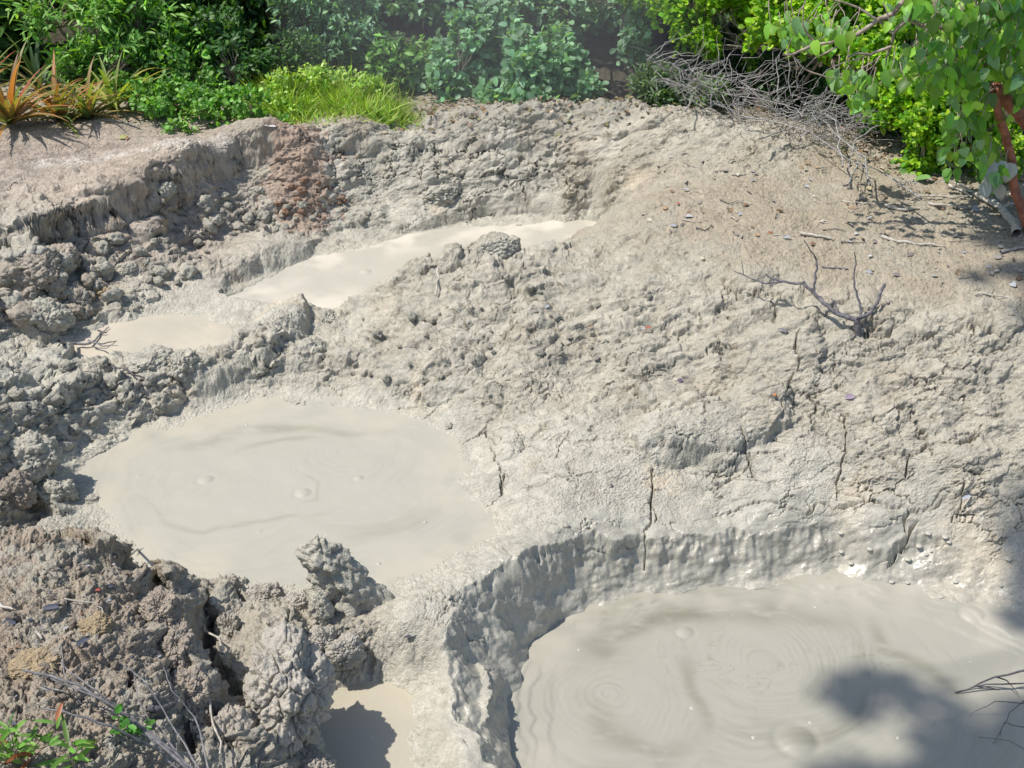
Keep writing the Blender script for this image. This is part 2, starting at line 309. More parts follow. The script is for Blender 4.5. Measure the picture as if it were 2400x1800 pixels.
CRACKS = [([(1412,1005),(1408,1060),(1402,1120),(1392,1150)], .010, .07), ([(1825,893),(1832,950),(1812,1020),(1806,1080)], .009, .06), ([(1736,888),(1765,920),(1795,945)], .005, .04),
        ([(1958,1028),(1966,985),(2000,962),(2060,968),(2100,952),(2104,932)], .015, .06), ([(1540,1112),(1600,1090),(1680,1086),(1745,1112),(1765,1092),(1850,1086),(1920,1092),(1985,1102)], .009, .05),
        ([(1985,1130),(1950,1180),(1920,1205)], .014, .06), ([(2000,1105),(2060,1085),(2085,1065)], .010, .05), ([(2160,1070),(2190,1085),(2260,1060)], .010, .05), ([(1600,945),(1618,990),(1622,1015)], .018, .06),
        ([(1722,740),(1720,800),(1700,850),(1690,880)], .012, .06), ([(1560,620),(1600,650),(1660,640),(1700,650)], .016, .05), ([(960,990),(1010,940),(1050,920),(1075,960)], .010, .05), ([(1195,985),(1220,950),(1235,930)], .006, .04),
        ([(1060,960),(1085,1000),(1080,1060),(1095,1020)], .007, .04), ([(1850,700),(1900,740),(1930,700),(1990,720)], .014, .05), ([(2050,720),(2100,700),(2212,740)], .018, .06), ([(640,1180),(560,1190)], .0, 0),
        ([(770,880),(880,860),(1000,850),(1100,870)], .008, .04), ([(1520,880),(1560,840),(1640,850),(1700,880)], .006, .03),
        ([(1000,470),(1040,420),(1045,390)], .005, .03), ([(1100,380),(1110,420),(1150,430)], .005, .03), ([(1200,390),(1230,430)], .005, .03), ([(60,1080),(50,1040),(90,1010)], .008, .05)]
CRACKS = [c for c in CRACKS if c[1] > 0]
# foreground-left: pillars, crevices, knobs
for a, b, c, h in [(300,1250,.06,.03),(200,1390,.05,.03),(250,1240,.06,.03),(340,1500,.08,.04)]:
    pt(a, b, c, h, .5)
for pl, a, b in [([(375,1235),(440,1290),(455,1350),(430,1400),(480,1470),(520,1520)], .045, .11), ([(560,1480),(590,1540),(640,1600)], .045, .14), ([(390,1545),(420,1620)], .03, .10), ([(700,1400),(760,1440),(800,1400)], .03, .06), ([(530,1290),(500,1270),(560,1265)], .02, .05), ([(350,1390),(370,1440)], .03, .1), ([(270,1440),(290,1500)], .025, .07)]:
    crackline(pl, a, b)
RIM = [(1200,1900),(1110,1720),(1020,1590),(985,1520),(965,1440),(972,1370),(1000,1310),(1075,1262),(1150,1235),(1230,1198),(1320,1182),(1400,1172),(1520,1160),(1640,1150),(1760,1136),(1830,1128),(1900,1165),(1990,1150),(2110,1175),(2260,1240),(2450,1350),(2500,1600),(2400,1900)]
rimp = smooth_poly(np.array([P(a, b, -.005 if (a < 1120 and b > 1240) else -.07) for a, b in RIM])); rs = feat_rows(rimp, .4)
d_rim = np.full(x.shape, 9., np.float32); d_rim[rs] = dpoly(x[rs]+jx[rs]*1.4, y[rs]+jy[rs]*1.4, rimp)
# pools: shores blend down to the mud line, bed just under it
prof = {'A': (.27, .05), 'B': (.10, .04), 'C': (.14, .05), 'D': (.10, .06), 'E': (.16, .05)}
for k, (lv, _) in POOLS.items():
    wd, bed = prof[k]; q = sdp[k][CS]
    if k == 'D': wd = .10 + .26*sst(.55, 1.25, x)
    n = q + .03*fbm(x*6, y*6, 300, 2 if k == 'D' else 4) + (.0015 if k == 'D' else .006)*perlin(x*40, y*40, 304)
    t = sst(-.03, wd, n)
    if k == 'D': t = np.clip(t + .10*fbm(x*12, y*12, 310, 3)*(t > .02)*(t < .98), 0, 1)
    if k == 'E': wd = .1
    if k == 'D':
        do = np.clip(n, 0, None); di = np.clip(-d_rim, 0, None); t = do/(do+di+1e-4); t = np.where(d_rim > 0, 1, t)
        right = sst(.45, 1.1, x); bk = sst(.05, .35, x); t = (1-right)*((1-bk)*t**.8+bk*(.35*t**3+.65*t)) + right*t**1.5; wd = np.full_like(n, .9)
        z = np.where((d_rim < 0) & (z > -.12), z-.0*t, z)
    wd = np.asarray(wd)
    zz = np.where(z > lv, lv + (z-lv)*t, z*t + (1-t)*lv)
    z = np.where(q < wd+.1, zz, z)
    z = np.where(n < -.0, np.minimum(z, lv - np.clip(-n*.5, 0, bed)), np.where(n < .25, np.maximum(z, lv + np.clip(n*(.10 if k == 'A' else .18), 0, .03)), z))
# ---- detail: pushed out along the normal of the large shape, patterns measured along the surface
def normals(a, b, c):
    P3 = np.stack([a, b, c], -1); du = np.empty_like(P3); dv = np.empty_like(P3)
    du[:, 1:-1] = P3[:, 2:]-P3[:, :-2]; du[:, 0] = du[:, 1]; du[:, -1] = du[:, -2]
    dv[1:-1] = P3[2:]-P3[:-2]; dv[0] = dv[1]; dv[-1] = dv[-2]
    n = np.cross(du, dv); n /= np.linalg.norm(n, axis=-1, keepdims=True)+1e-12
    return n.astype(np.float32)
def blur(A, n):
    for _ in range(n):
        B = A.copy(); B[1:-1] = (A[:-2]+2*A[1:-1]+A[2:])*.25; A = B.copy(); A[:, 1:-1] = (B[:, :-2]+2*B[:, 1:-1]+B[:, 2:])*.25
    return A
zm = z
zu = blur(zm, 5); zs = blur(zu, 40)
nrm = normals(x, y, zs)
U_ = x - .6*zu; V_ = y + 1.15*zu
xw = U_ + fbm(U_*6, V_*6, 1, 3)*.035; yw = V_ + fbm(U_*6+9, V_*6+4, 5, 3)*.035
def domes(sc, s, pw=.5, prob=1.0, rad=.62):
    f1, f2, r1, r2, r3, cx, cy = voro(xw*sc, yw*sc, s)
    R = rad*(.6+.6*r1)
    d = np.clip(1-(f1/R)**2, 0, 1)**pw*(.5+.6*r2)*(r3 < prob)
    tilt = (cx*(r1-.5)+cy*(r2-.5))*2.2*d
    return (d+tilt*.5)*R/sc
h = domes(4.5, 30, .42, .6)*.50*np.maximum(big, lump*.30)*keep
h += domes(8.5, 40, .36, .75)*.50*np.maximum(big, lump*.36)*keep
h += domes(17, 50, .4, .8)*.50*np.maximum(small, lump*.12)*keep
h += domes(34, 60, .6, .8)*.45*(small*.8+crumb*.22)*keep
h += domes(70, 70, .6, .7)*.42*(small*.4+crumb*.5+peb*.30)*(1-wet)
xw, yw = U_, V_; h += domes(115, 75, .6, .9)*.75*(crumb*.40+peb*.60+.1)*(1-wet)
h += .017*fbm(xw*9, yw*9, 80, 5, .46)*np.clip(lump+crumb*.3+.12, 0, 1.2)*keep*(1-.5*wet)
h += .006*(.3-np.abs(fbm(U_*24, V_*24, 85, 4, .6)))*(crumb+small*.5)*(1-wet)
h += .0032*fbm(U_*70, V_*70, 88, 3, .7)*(peb*.5+crumb*1.3)*(1-wet)
h *= 1-.82*wet
h += wet*(.013*fbm(U_*6, V_*6, 89, 3) + .003*np.abs(fbm(U_*16, V_*20, 91, 2)) + .0008*fbm(U_*60, V_*60, 93, 2))
def cracks(sc, s, wdt, dep, mask):
    a = xw+.03*fbm(U_*22, V_*22, s+7, 3); b = yw+.03*fbm(U_*22+5, V_*22, s+9, 3)
    g1, g2, q1, q2, q3, _, _ = voro(a*sc, b*sc, s)
    e = (g2-g1)/sc; patch = sst(-.1, .25, perlin(U_*3, V_*3, s+11)+perlin(U_*11, V_*11, s+12)*.5)
    return -dep*(1-sst(wdt*.2, wdt, e))*mask*patch + (q1-.5)*dep*.5*mask*sst(0, wdt*2, e)
h += cracks(4.6, 100, .009, .036, crack*keep)
h += cracks(10, 130, .006, .016, crack*keep)
h += cracks(7, 150, .007, .018, np.clip(big*.8, 0, 1)*keep)
h += .0025*fbm(x*30, y*90, 160, 3, .6)*soil*(1-wet)
h -= .026*np.clip(big*.9+lump*.45, 0, 1)*keep + .02*sst(6.4, 6.7, y)*sst(.25, .45, zm)*(y < 7.6)
z = zm + nrm[..., 2]*h
rough = np.clip(big*.9+small*.6+crumb*.2+lump*.10, 0, 1.4)*keep*(1-.8*wet) + .15*(1-.7*wet)
xo = x + nrm[..., 0]*h + (fbm(U_*13, V_*13, 400, 3, .5)*.014 + perlin(U_*60, V_*60, 410)*.003)*rough
yo = y + nrm[..., 1]*h + (fbm(U_*13+5, V_*13+8, 420, 3, .5)*.014 + perlin(U_*60, V_*60+7, 430)*.003)*rough
for k, (lv, _) in POOLS.items():
    q = sdp[k][CS]; n = q + .03*fbm(x*6, y*6, 300, 2 if k == 'D' else 4) + (.0015 if k == 'D' else .006)*perlin(x*40, y*40, 304)
    z = np.where(n < 0, np.minimum(z, lv-np.clip(-n*.5, 0, .04)), z)
jx = jx+.014*perlin(x*22, y*22, 213)+.007*perlin(x*70, y*70, 215); jy = jy+.014*perlin(x*22+5, y*22, 218)+.007*perlin(x*70, y*70+9, 219)
rk = random.Random(77)
for pl, a, b in CRACKS:
    crackline(pl, a*.55, b*.9)
    for _ in range(3):
        i = rk.randrange(len(pl)-1); t = rk.random(); q = (pl[i][0]+(pl[i+1][0]-pl[i][0])*t, pl[i][1]+(pl[i+1][1]-pl[i][1])*t)
        e = (q[0]+rk.gauss(0, 45), q[1]+rk.gauss(0, 28)); m = ((q[0]+e[0])/2+rk.gauss(0, 10), (q[1]+e[1])/2+rk.gauss(0, 8)); crackline([q, m, e], a*.45, b*.6)
Z[CS] = z
Xf, Yf = X.copy(), Y.copy(); Xf[CS] = xo; Yf[CS] = yo

# ------------------------------------------------------------------ ground colour (what the mud itself is coloured; behind the plant line also painted shade)
def c3(*v): return np.array(v, np.float32)
GREY, PALE, SOILC, BROWN, WETC, REDC, CREAM = c3(.452,.432,.360), c3(.55,.523,.445), c3(.365,.315,.237), c3(.315,.255,.195), c3(.39,.372,.308), c3(.40,.265,.195), c3(.62,.52,.38)
n1 = fbm(x*3.3, y*3.3, 500, 4); n2 = fbm(x*18, y*18, 510, 4, .6); n3 = perlin(x*90, y*90, 520)
n4 = fbm(x*9, y*9, 525, 4, .6)
def mix(a, b, t): return a + (b-a)*t[..., None]
col = np.empty(x.shape+(3,), np.float32); col[:] = GREY
col = mix(col, PALE, np.clip(pale*.8*sst(-.5, .8, n1+.4*n2), 0, 1))
col = mix(col, SOILC, np.clip(soil*sst(-1.3, .2, n1*.6+n2*.5), 0, 1))
col = mix(col, BROWN, np.clip(brown*sst(-.8, .4, n1*.6+n2*.6), 0, 1))
col *= (1-.22*sst(.1, .8, n4)*np.clip(big+small, 0, 1))[..., None]
drip = sst(.15, .7, fbm(x*5, y*5, 530, 4, .6))*np.clip(big+small+lump, 0, 1)*.35
col = mix(col, SOILC, drip*(1-wet)*np.clip(sst(.0, .25, z), 0, 1))
rp = P(650, 390, .3); red = 1-sst(.14, .34, np.hypot((x-rp[0])*1.3, (y-rp[1])*.9)+.12*n2+.08*n1)
col = mix(col, REDC, sst(.35, .7, red+.3*n4)*.6)
cr = sst(.35, .75, fbm(x*4, y*4, 540, 3))*(1-sst(.0, .5, dmin[CS]))*.5
col = mix(col, CREAM, cr*(1-wet*.5))
for px_, py_, rr, amt in [(2090,1240,.22,.8),(1850,1085,.12,.5),(1430,1040,.08,.5),(1250,340,.0,.0),(200,420,.5,.35),(860,470,.25,.0),(430,715,.12,.5),(350,340,.25,.4)]:
    if rr:
        q = hit(px_, py_); col = mix(col, CREAM, amt*(1-sst(rr*.3, rr, np.hypot(x-q[0], y-q[1])+.06*n2)))
q = P(200, 375, .47); far_pink = (1-sst(.4, 1.3, np.hypot(x-q[0], (y-q[1])*1.5)))
col = mix(col, c3(.43,.36,.30), far_pink*.6)
fl = sst(.2, .8, far_pink)
col = col*(1-.20*sst(-.1, .5, fbm(x*7, y*16, 575, 4, .65))*fl)[..., None]
cs = H([(90,352),(170,345),(250,338),(330,334),(400,332),(480,328)]); dcs, _, _ = dline(x+.03*n2, y+.02*n2, cs); col = mix(col, c3(.62,.59,.53), (1-sst(.015, .085, dcs+.05*n2))*sst(-.5, .5, n2+.2)*.7)
col = mix(col, WETC, wet*.85)
mg = 1-sst(.0, .07, dmin[CS]+.03*fbm(x*9, y*9, 571, 3)); mg = np.maximum(mg, .8*(1-sst(.02, .14, sdp['A'][CS]+.07*fbm(x*6, y*6, 573, 3)))); col = mix(col, c3(.44,.42,.345), mg*.8*(1-wet))
col *= (1+.13*n2+.07*n3+.05*n1)[..., None]
# dark humus specks on the littered soil
spk = sst(.45, .75, fbm(x*55, y*80, 560, 2, .7))*np.clip(soil+brown, 0, 1)*.55
col = mix(col, c3(.12,.10,.085), spk*(1-wet))
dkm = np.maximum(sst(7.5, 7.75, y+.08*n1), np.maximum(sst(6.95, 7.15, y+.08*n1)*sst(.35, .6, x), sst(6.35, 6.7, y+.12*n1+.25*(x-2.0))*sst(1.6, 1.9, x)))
col = mix(col, c3(.055,.05,.032)*(1+.5*n2[..., None]), dkm*.93)  # dark humus behind the plant line, with the shade there painted into its colour
col = np.clip(col, .02, .9)
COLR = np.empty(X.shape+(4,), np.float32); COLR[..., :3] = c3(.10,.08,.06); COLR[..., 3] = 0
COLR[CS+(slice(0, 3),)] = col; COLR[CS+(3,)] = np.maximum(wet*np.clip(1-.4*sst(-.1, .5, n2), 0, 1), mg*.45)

def grid_mesh(name, X, Y, Z):
    nr, nc = X.shape; me = bpy.data.meshes.new(name)
    me.vertices.add(nr*nc); co = np.empty((nr*nc, 3), np.float32); co[:, 0] = X.ravel(); co[:, 1] = Y.ravel(); co[:, 2] = Z.ravel()
    me.vertices.foreach_set('co', co.ravel())
    i = np.arange(nr*nc, dtype=np.int32).reshape(nr, nc)
    q = np.stack([i[:-1, :-1], i[:-1, 1:], i[1:, 1:], i[1:, :-1]], -1).reshape(-1, 4)
    me.loops.add(q.size); me.polygons.add(len(q)); me.loops.foreach_set('vertex_index', q.ravel())
    me.polygons.foreach_set('loop_start', np.arange(0, q.size, 4, dtype=np.int32)); me.polygons.foreach_set('loop_total', np.full(len(q), 4, np.int32))
    me.polygons.foreach_set('use_smooth', np.ones(len(q), bool)); me.update(calc_edges=True)
    return me
def face_mesh(name, V, F, smooth=True):
    """V (n,3), F (m,k) uniform polygons, fast path"""
    V = np.ascontiguousarray(V, np.float32); F = np.ascontiguousarray(F, np.int32); k = F.shape[1]
    me = bpy.data.meshes.new(name); me.vertices.add(len(V)); me.vertices.foreach_set('co', V.ravel())
    me.loops.add(F.size); me.polygons.add(len(F)); me.loops.foreach_set('vertex_index', F.ravel())
    me.polygons.foreach_set('loop_start', np.arange(0, F.size, k, dtype=np.int32)); me.polygons.foreach_set('loop_total', np.full(len(F), k, np.int32))
    me.polygons.foreach_set('use_smooth', np.full(len(F), smooth)); me.update(calc_edges=True)
    return me
def vcol(me, arr):
    a = me.color_attributes.new('Col', 'FLOAT_COLOR', 'POINT'); a.data.foreach_set('color', np.ascontiguousarray(arr, np.float32).ravel())
def link(name, me, mat=None, parent=None):
    o = bpy.data.objects.new(name, me); COL.objects.link(o)
    if mat is not None and me is not None and not me.materials: me.materials.append(mat)
    if parent is not None: o.parent = parent
    return o
def tag(o, label=None, cat=None, group=None, kind=None):
    for k, v in (('label', label), ('category', cat), ('group', group), ('kind', kind)):
        if v: o[k] = v
    return o

# ------------------------------------------------------------------ materials
def new_mat(name):
    m = bpy.data.materials.new(name); m.use_nodes = True; t = m.node_tree; b = t.nodes['Principled BSDF']; return m, t, b
def nd(t, typ, **kw):
    n = t.nodes.new(typ)
    for k, v in kw.items(): setattr(n, k, v)
    return n
def mud_material(name, scale=1.0, tint=None, dist=.006):
    m, t, b = new_mat(name); L = t.links
    tc = nd(t, 'ShaderNodeTexCoord')
    at = nd(t, 'ShaderNodeVertexColor', layer_name='Col')
    na = nd(t, 'ShaderNodeTexNoise'); na.inputs['Scale'].default_value = 160*scale; na.inputs['Detail'].default_value = 6; na.inputs['Roughness'].default_value = .65
    nb = nd(t, 'ShaderNodeTexNoise'); nb.inputs['Scale'].default_value = 38*scale; nb.inputs['Detail'].default_value = 5
    vo = nd(t, 'ShaderNodeTexVoronoi'); vo.inputs['Scale'].default_value = 170*scale
    for n in (na, nb, vo): L.new(tc.outputs['Object'], n.inputs['Vector'])
    mr = nd(t, 'ShaderNodeMapRange'); mr.inputs[1].default_value = .3; mr.inputs[2].default_value = .7; mr.inputs[3].default_value = .80; mr.inputs[4].default_value = 1.17
    L.new(na.outputs[0], mr.inputs[0])
    mx = nd(t, 'ShaderNodeMix', data_type='RGBA', blend_type='MULTIPLY'); mx.inputs[0].default_value = 1
    if tint is None: L.new(at.outputs[0], mx.inputs[6])
    else: mx.inputs[6].default_value = (*tint, 1)
    cb = nd(t, 'ShaderNodeCombineColor')
    for i in range(3): L.new(mr.outputs[0], cb.inputs[i])
    L.new(cb.outputs[0], mx.inputs[7])
    m2 = nd(t, 'ShaderNodeMapRange'); m2.inputs[1].default_value = .3; m2.inputs[2].default_value = .7; m2.inputs[3].default_value = .9; m2.inputs[4].default_value = 1.1
    L.new(nb.outputs[0], m2.inputs[0]); my = nd(t, 'ShaderNodeMix', data_type='RGBA', blend_type='MULTIPLY'); my.inputs[0].default_value = 1
    c2 = nd(t, 'ShaderNodeCombineColor')
    for i in range(3): L.new(m2.outputs[0], c2.inputs[i])
    L.new(mx.outputs[2], my.inputs[6]); L.new(c2.outputs[0], my.inputs[7]); L.new(my.outputs[2], b.inputs['Base Color'])
    ad = nd(t, 'ShaderNodeMath', operation='MULTIPLY_ADD'); L.new(vo.outputs['Distance'], ad.inputs[0]); ad.inputs[1].default_value = -.5; L.new(na.outputs[0], ad.inputs[2])
    bp = nd(t, 'ShaderNodeBump'); bp.inputs['Distance'].default_value = dist; L.new(ad.outputs[0], bp.inputs['Height'])
    bp.inputs['Strength'].default_value = .9
    L.new(bp.outputs[0], b.inputs['Normal'])
    b.inputs['Specular IOR Level'].default_value = .25
    b.inputs['Roughness'].default_value = .9
    if tint is None:
        r = nd(t, 'ShaderNodeMapRange'); r.inputs[3].default_value = .92; r.inputs[4].default_value = .27; L.new(at.outputs[1], r.inputs[0]); L.new(r.outputs[0], b.inputs['Roughness'])
        s_ = nd(t, 'ShaderNodeMapRange'); s_.inputs[3].default_value = .15; s_.inputs[4].default_value = .6; L.new(at.outputs[1], s_.inputs[0]); L.new(s_.outputs[0], b.inputs['Specular IOR Level'])
        q_ = nd(t, 'ShaderNodeMapRange'); q_.inputs[3].default_value = .9; q_.inputs[4].default_value = .12; L.new(at.outputs[1], q_.inputs[0]); L.new(q_.outputs[0], bp.inputs['Strength'])
    return m
M_GROUND = mud_material('dried_mud')
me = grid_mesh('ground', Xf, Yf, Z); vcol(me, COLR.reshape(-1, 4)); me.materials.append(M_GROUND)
tag(link('ground', me), kind='structure')

# ------------------------------------------------------------------ mud pools: one surface each
def pool_mat(name, rough):
    m, t, b = new_mat(name); L = t.links; at = nd(t, 'ShaderNodeVertexColor', layer_name='Col'); tc = nd(t, 'ShaderNodeTexCoord')
    n = nd(t, 'ShaderNodeTexNoise'); n.inputs['Scale'].default_value = 60; n.inputs['Detail'].default_value = 5; L.new(tc.outputs['Object'], n.inputs['Vector'])
    L.new(at.outputs[0], b.inputs['Base Color']); b.inputs['Roughness'].default_value = rough; b.inputs['Specular IOR Level'].default_value = .5
    bp = nd(t, 'ShaderNodeBump'); bp.inputs['Distance'].default_value = .002; bp.inputs['Strength'].default_value = .25; L.new(n.outputs[0], bp.inputs['Height']); L.new(bp.outputs[0], b.inputs['Normal'])
    return m
M_POOL = pool_mat('liquid_mud', .5)
def pool(key, base, dark, centers, warm=None, step=.006, streaks=()):
    lv = POOLS[key][0]; pl = PP[key]
    x0, y0 = pl[:, :2].min(0)-.12; x1, y1 = pl[:, :2].max(0)+.12
    gx, gy = np.meshgrid(np.arange(x0, x1, step, dtype=np.float32), np.arange(y0, y1, step, dtype=np.float32))
    sd = dpoly(gx, gy, pl)
    h = .0025*fbm(gx*4, gy*6, 600, 3)
    wa = .045 if key == 'D' else .06; wxx = gx+wa*fbm(gx*2, gy*2, 610, 3); wyy = gy+wa*fbm(gx*2+4, gy*2, 615, 3)
    # rings of slow flow around each vent, the nearest vent wins
    best = np.full(gx.shape, 9., np.float32); ph = np.zeros_like(best); amp = np.zeros_like(best)
    for (cx, cy, R, bub) in centers:
        c = P(cx, cy, lv); d = np.hypot((wxx-c[0]), (wyy-c[1]))/R; dr = np.hypot(gx-c[0], gy-c[1])
        mm = d < best; best = np.where(mm, d, best); ph = np.where(mm, d*R, ph); amp = np.where(mm, np.exp(-d*1.6), amp)
        if bub: h += bub*.20*np.clip(1-(dr/bub)**2, 0, 1)**1.1 - bub*.05*np.exp(-((dr/bub-1.2)/.22)**2)
        h += .008*np.exp(-(d*1.3)**2)
    rg = sst(-.3, .5, fbm(gx*2.2, gy*2.2, 618, 3))
    ring = np.sin(ph*240+6*fbm(gx*4, gy*4, 620, 3))+.6*np.sin(ph*410+9*fbm(gx*3+2, gy*3, 623, 2))
    h += (.0007 if key == 'D' else .0003)*ring*amp*rg
    st = fbm(ph*26+fbm(gx*3, gy*3, 630, 3)*1.2, np.arctan2(wyy-pl[:, 1].mean(), wxx-pl[:, 0].mean())*1.2, 640, 4, .6)
    seam = np.exp(-((best-1.0)/.10)**2) + .5*np.exp(-((best-1.5-.2*st)/.15)**2)
    lines = np.exp(-(fbm(gx*3.4, gy*5.5, 662, 4, .55)/.022)**2)*sst(.0, .6, fbm(gx*2, gy*2, 668, 2))
    dk = np.clip((.42 if key == 'D' else .25)*lines + (.16 if key == 'D' else .05)*ring*amp*rg + .10*fbm(ph*60+st*.4, np.arctan2(wyy, wxx)*1.0, 645, 2) +   .30*sst(-.1, .8, st*.35+.5*fbm(gx*1.6, gy*2.4, 650, 3)) + .35*seam*sst(-.3, .5, fbm(gx*2.4, gy*2.4, 655, 3)), 0, 1)
    for sp, sw, sa in streaks:
        dd_, _, tt_ = dline(wxx-.03, wyy, np.array([P(a_, b_, lv) for a_, b_ in sp])); dk = np.maximum(dk, sa*np.exp(-(dd_/sw)**2)*sst(-1.1, .1, fbm(gx*6, gy*14, 670, 4, .6))*np.sin(np.pi*np.clip(tt_, .04, .96))**.5)
    b_, d_ = c3(*base), c3(*dark); cc = b_ + (d_-b_)*dk[..., None]
    if warm is not None:
        wr = (1-sst(0, .28, -sd))*sst(-.4, .4, fbm(gx*4, gy*4, 660, 3)); cc = cc + (c3(*warm)-cc)*(wr*.7)[..., None]
    sn = -sd+.028*fbm(gx*7, gy*7, 680, 3)+.012*fbm(gx*2.5, gy*2.5, 685, 2); fold = 0
    for q_, w_, hh_ in ((.032, .014, .004), (.070, .012, .003), (.14, .03, .003)): fold = fold+hh_*(1-sst(q_-w_, q_, sn))
    h += fold*(1.5 if key in 'D' else .4)*sst(-.5, .5, fbm(gx*3.2, gy*3.2, 690, 2))
    msk = sd < .10
    idx = np.full(gx.shape, -1, np.int64); idx[msk] = np.arange(msk.sum())
    q = np.stack([idx[:-1, :-1], idx[:-1, 1:], idx[1:, 1:], idx[1:, :-1]], -1).reshape(-1, 4); q = q[(q >= 0).all(1)]
    V = np.stack([gx[msk], gy[msk], (lv+h)[msk]], -1)
    me = face_mesh('mud_pool', V, q); ca = np.ones((len(V), 4), np.float32); ca[:, :3] = cc[msk]; vcol(me, ca); me.materials.append(M_POOL)
    return tag(link('mud_pool', me), kind='structure')
pool('A', (.405,.392,.325), (.30,.292,.225), [(480,1055,.5,0),(760,985,.5,0),(445,1040,.001,.030),(775,1036,.001,.020),(655,1068,.001,.030),(560,1150,.001,.012),(300,1030,.001,.010)], (.47,.43,.34), streaks=[([(360,965),(480,935),(600,925),(720,930),(800,945)], .035, .9), ([(480,975),(600,955),(680,950)], .02, .7), ([(260,1080),(340,1120),(450,1140),(560,1135),(660,1110),(700,1095)], .012, .6), ([(640,1030),(690,1050),(685,1080),(640,1095)], .008, .5)])
pool('B', (.455,.43,.36), (.38,.36,.295), [(790,590,.4,.03),(1000,540,.5,0)], (.68,.62,.52))
pool('C', (.455,.42,.34), (.42,.39,.315), [(330,720,.3,0)], (.53,.47,.37))
pool('D', (.345,.333,.275), (.175,.172,.12), [(1640,1425,.40,0),(1320,1500,.30,0),(1720,1600,.001,.06),(1480,1368,.001,.03),(2100,1330,.001,.04)], (.42,.395,.325), .005, streaks=[([(1230,1420),(1300,1370),(1420,1335),(1560,1320),(1700,1325),(1800,1350)], .06, .75), ([(1240,1370),(1300,1400),(1330,1420)], .06, .6), ([(1250,1500),(1290,1570),(1400,1620),(1480,1600)], .05, .5), ([(1860,1340),(1900,1400),(1990,1440),(2080,1520)], .035, .6), ([(1480,1420),(1475,1500),(1500,1600)], .02, .5), ([(1250,1310),(1400,1290),(1600,1278)], .012, .4)])
pool('E', (.425,.392,.305), (.375,.345,.265), [(800,1600,.2,.012)], (.455,.412,.315), .005)

# ================================================================== loose things on the mud
from mathutils import noise as mn
gs = sampler(Z)
def gz(x, y): return float(gs(np.float64(x), np.float64(y)))
def on(px, py): return hit(px, py, Z)

def ico(sub):
    import bmesh
    bm = bmesh.new(); bmesh.ops.create_icosphere(bm, subdivisions=sub, radius=1); V = np.array([v.co[:] for v in bm.verts]); F = np.array([[v.index for v in f.verts] for f in bm.faces]); bm.free(); return V, F
ICO = {k: ico(k) for k in (3, 4, 5, 6, 7)}
def clod_shape(seed, sub, ang=.5, sq=(1, 1, .75), tall=False, rough=1., lob=0., size=None):
    """size: half-sizes in metres, lets the grain keep its real scale on big lumps"""
    V, F = ICO[sub]; r = random.Random(seed); off = np.array([r.random()*50, r.random()*50, r.random()*50]); n = V.copy(); p = V.copy()
    planes = [(np.array(Vector((r.gauss(0, 1), r.gauss(0, 1), r.gauss(0, 1))).normalized()), r.uniform(.72, .95)) for _ in range(9)]
    if tall: p[:, :2] *= (1-.35*p[:, 2:])
    for pn, d in planes:
        e = p@pn-d; p = p-pn*(np.clip(e, 0, None)*min(ang*1.5, 1))[:, None]
    q = n*1.3+off; dsp = .24*fbm3(q, seed, 2, .5)
    if lob:
        f1, f2 = voro3(q*1.5+.3*np.stack([perlin3(q*2, 5), perlin3(q*2, 6), perlin3(q*2, 7)], -1), seed+3); dsp += lob*(.55-f1)
    dsp += rough*(.09*perlin3(q*4.5, 11)+.05*perlin3(q*10, 13)); f1, f2 = voro3(q*1.9, seed); dsp -= .11*np.clip(1-(f2-f1)/.10, 0, 1)*rough**.5
    p = p+n*dsp[:, None]; p = p*np.array(sq)
    if size is not None:
        p = p*np.array(size); g = p+off; amp = .0045*fbm3(g*45, 21, 4, .65); f1, f2 = voro3(g*75, 31); amp += .006*(.5-f1)*rough; p = p+n*amp[:, None]
    return p, F
def clod_mesh(name, V, F, base, var=.12, seed=0, mat=None):
    me = face_mesh(name, V, F)
    n = .5*perlin(V[:, 0]*2.5+V[:, 2]+seed, V[:, 1]*2.5-V[:, 2], 700)+.5*perlin(V[:, 0]*9+V[:, 2]*5+seed, V[:, 1]*9-V[:, 2]*6, 701)
    ca = np.zeros((len(V), 4), np.float32); ca[:, :3] = c3(*base)*(1+var*n)[:, None]; vcol(me, ca); me.materials.append(mat or M_CLOD); return me
M_CLOD = mud_material('mud_clod'); M_CLODS = mud_material('small_clod', .07)
GRY, DRK, TAN, ORG, RED = (.452,.432,.360), (.34,.295,.24), (.42,.37,.30), (.38,.30,.19), (.40,.26,.18)

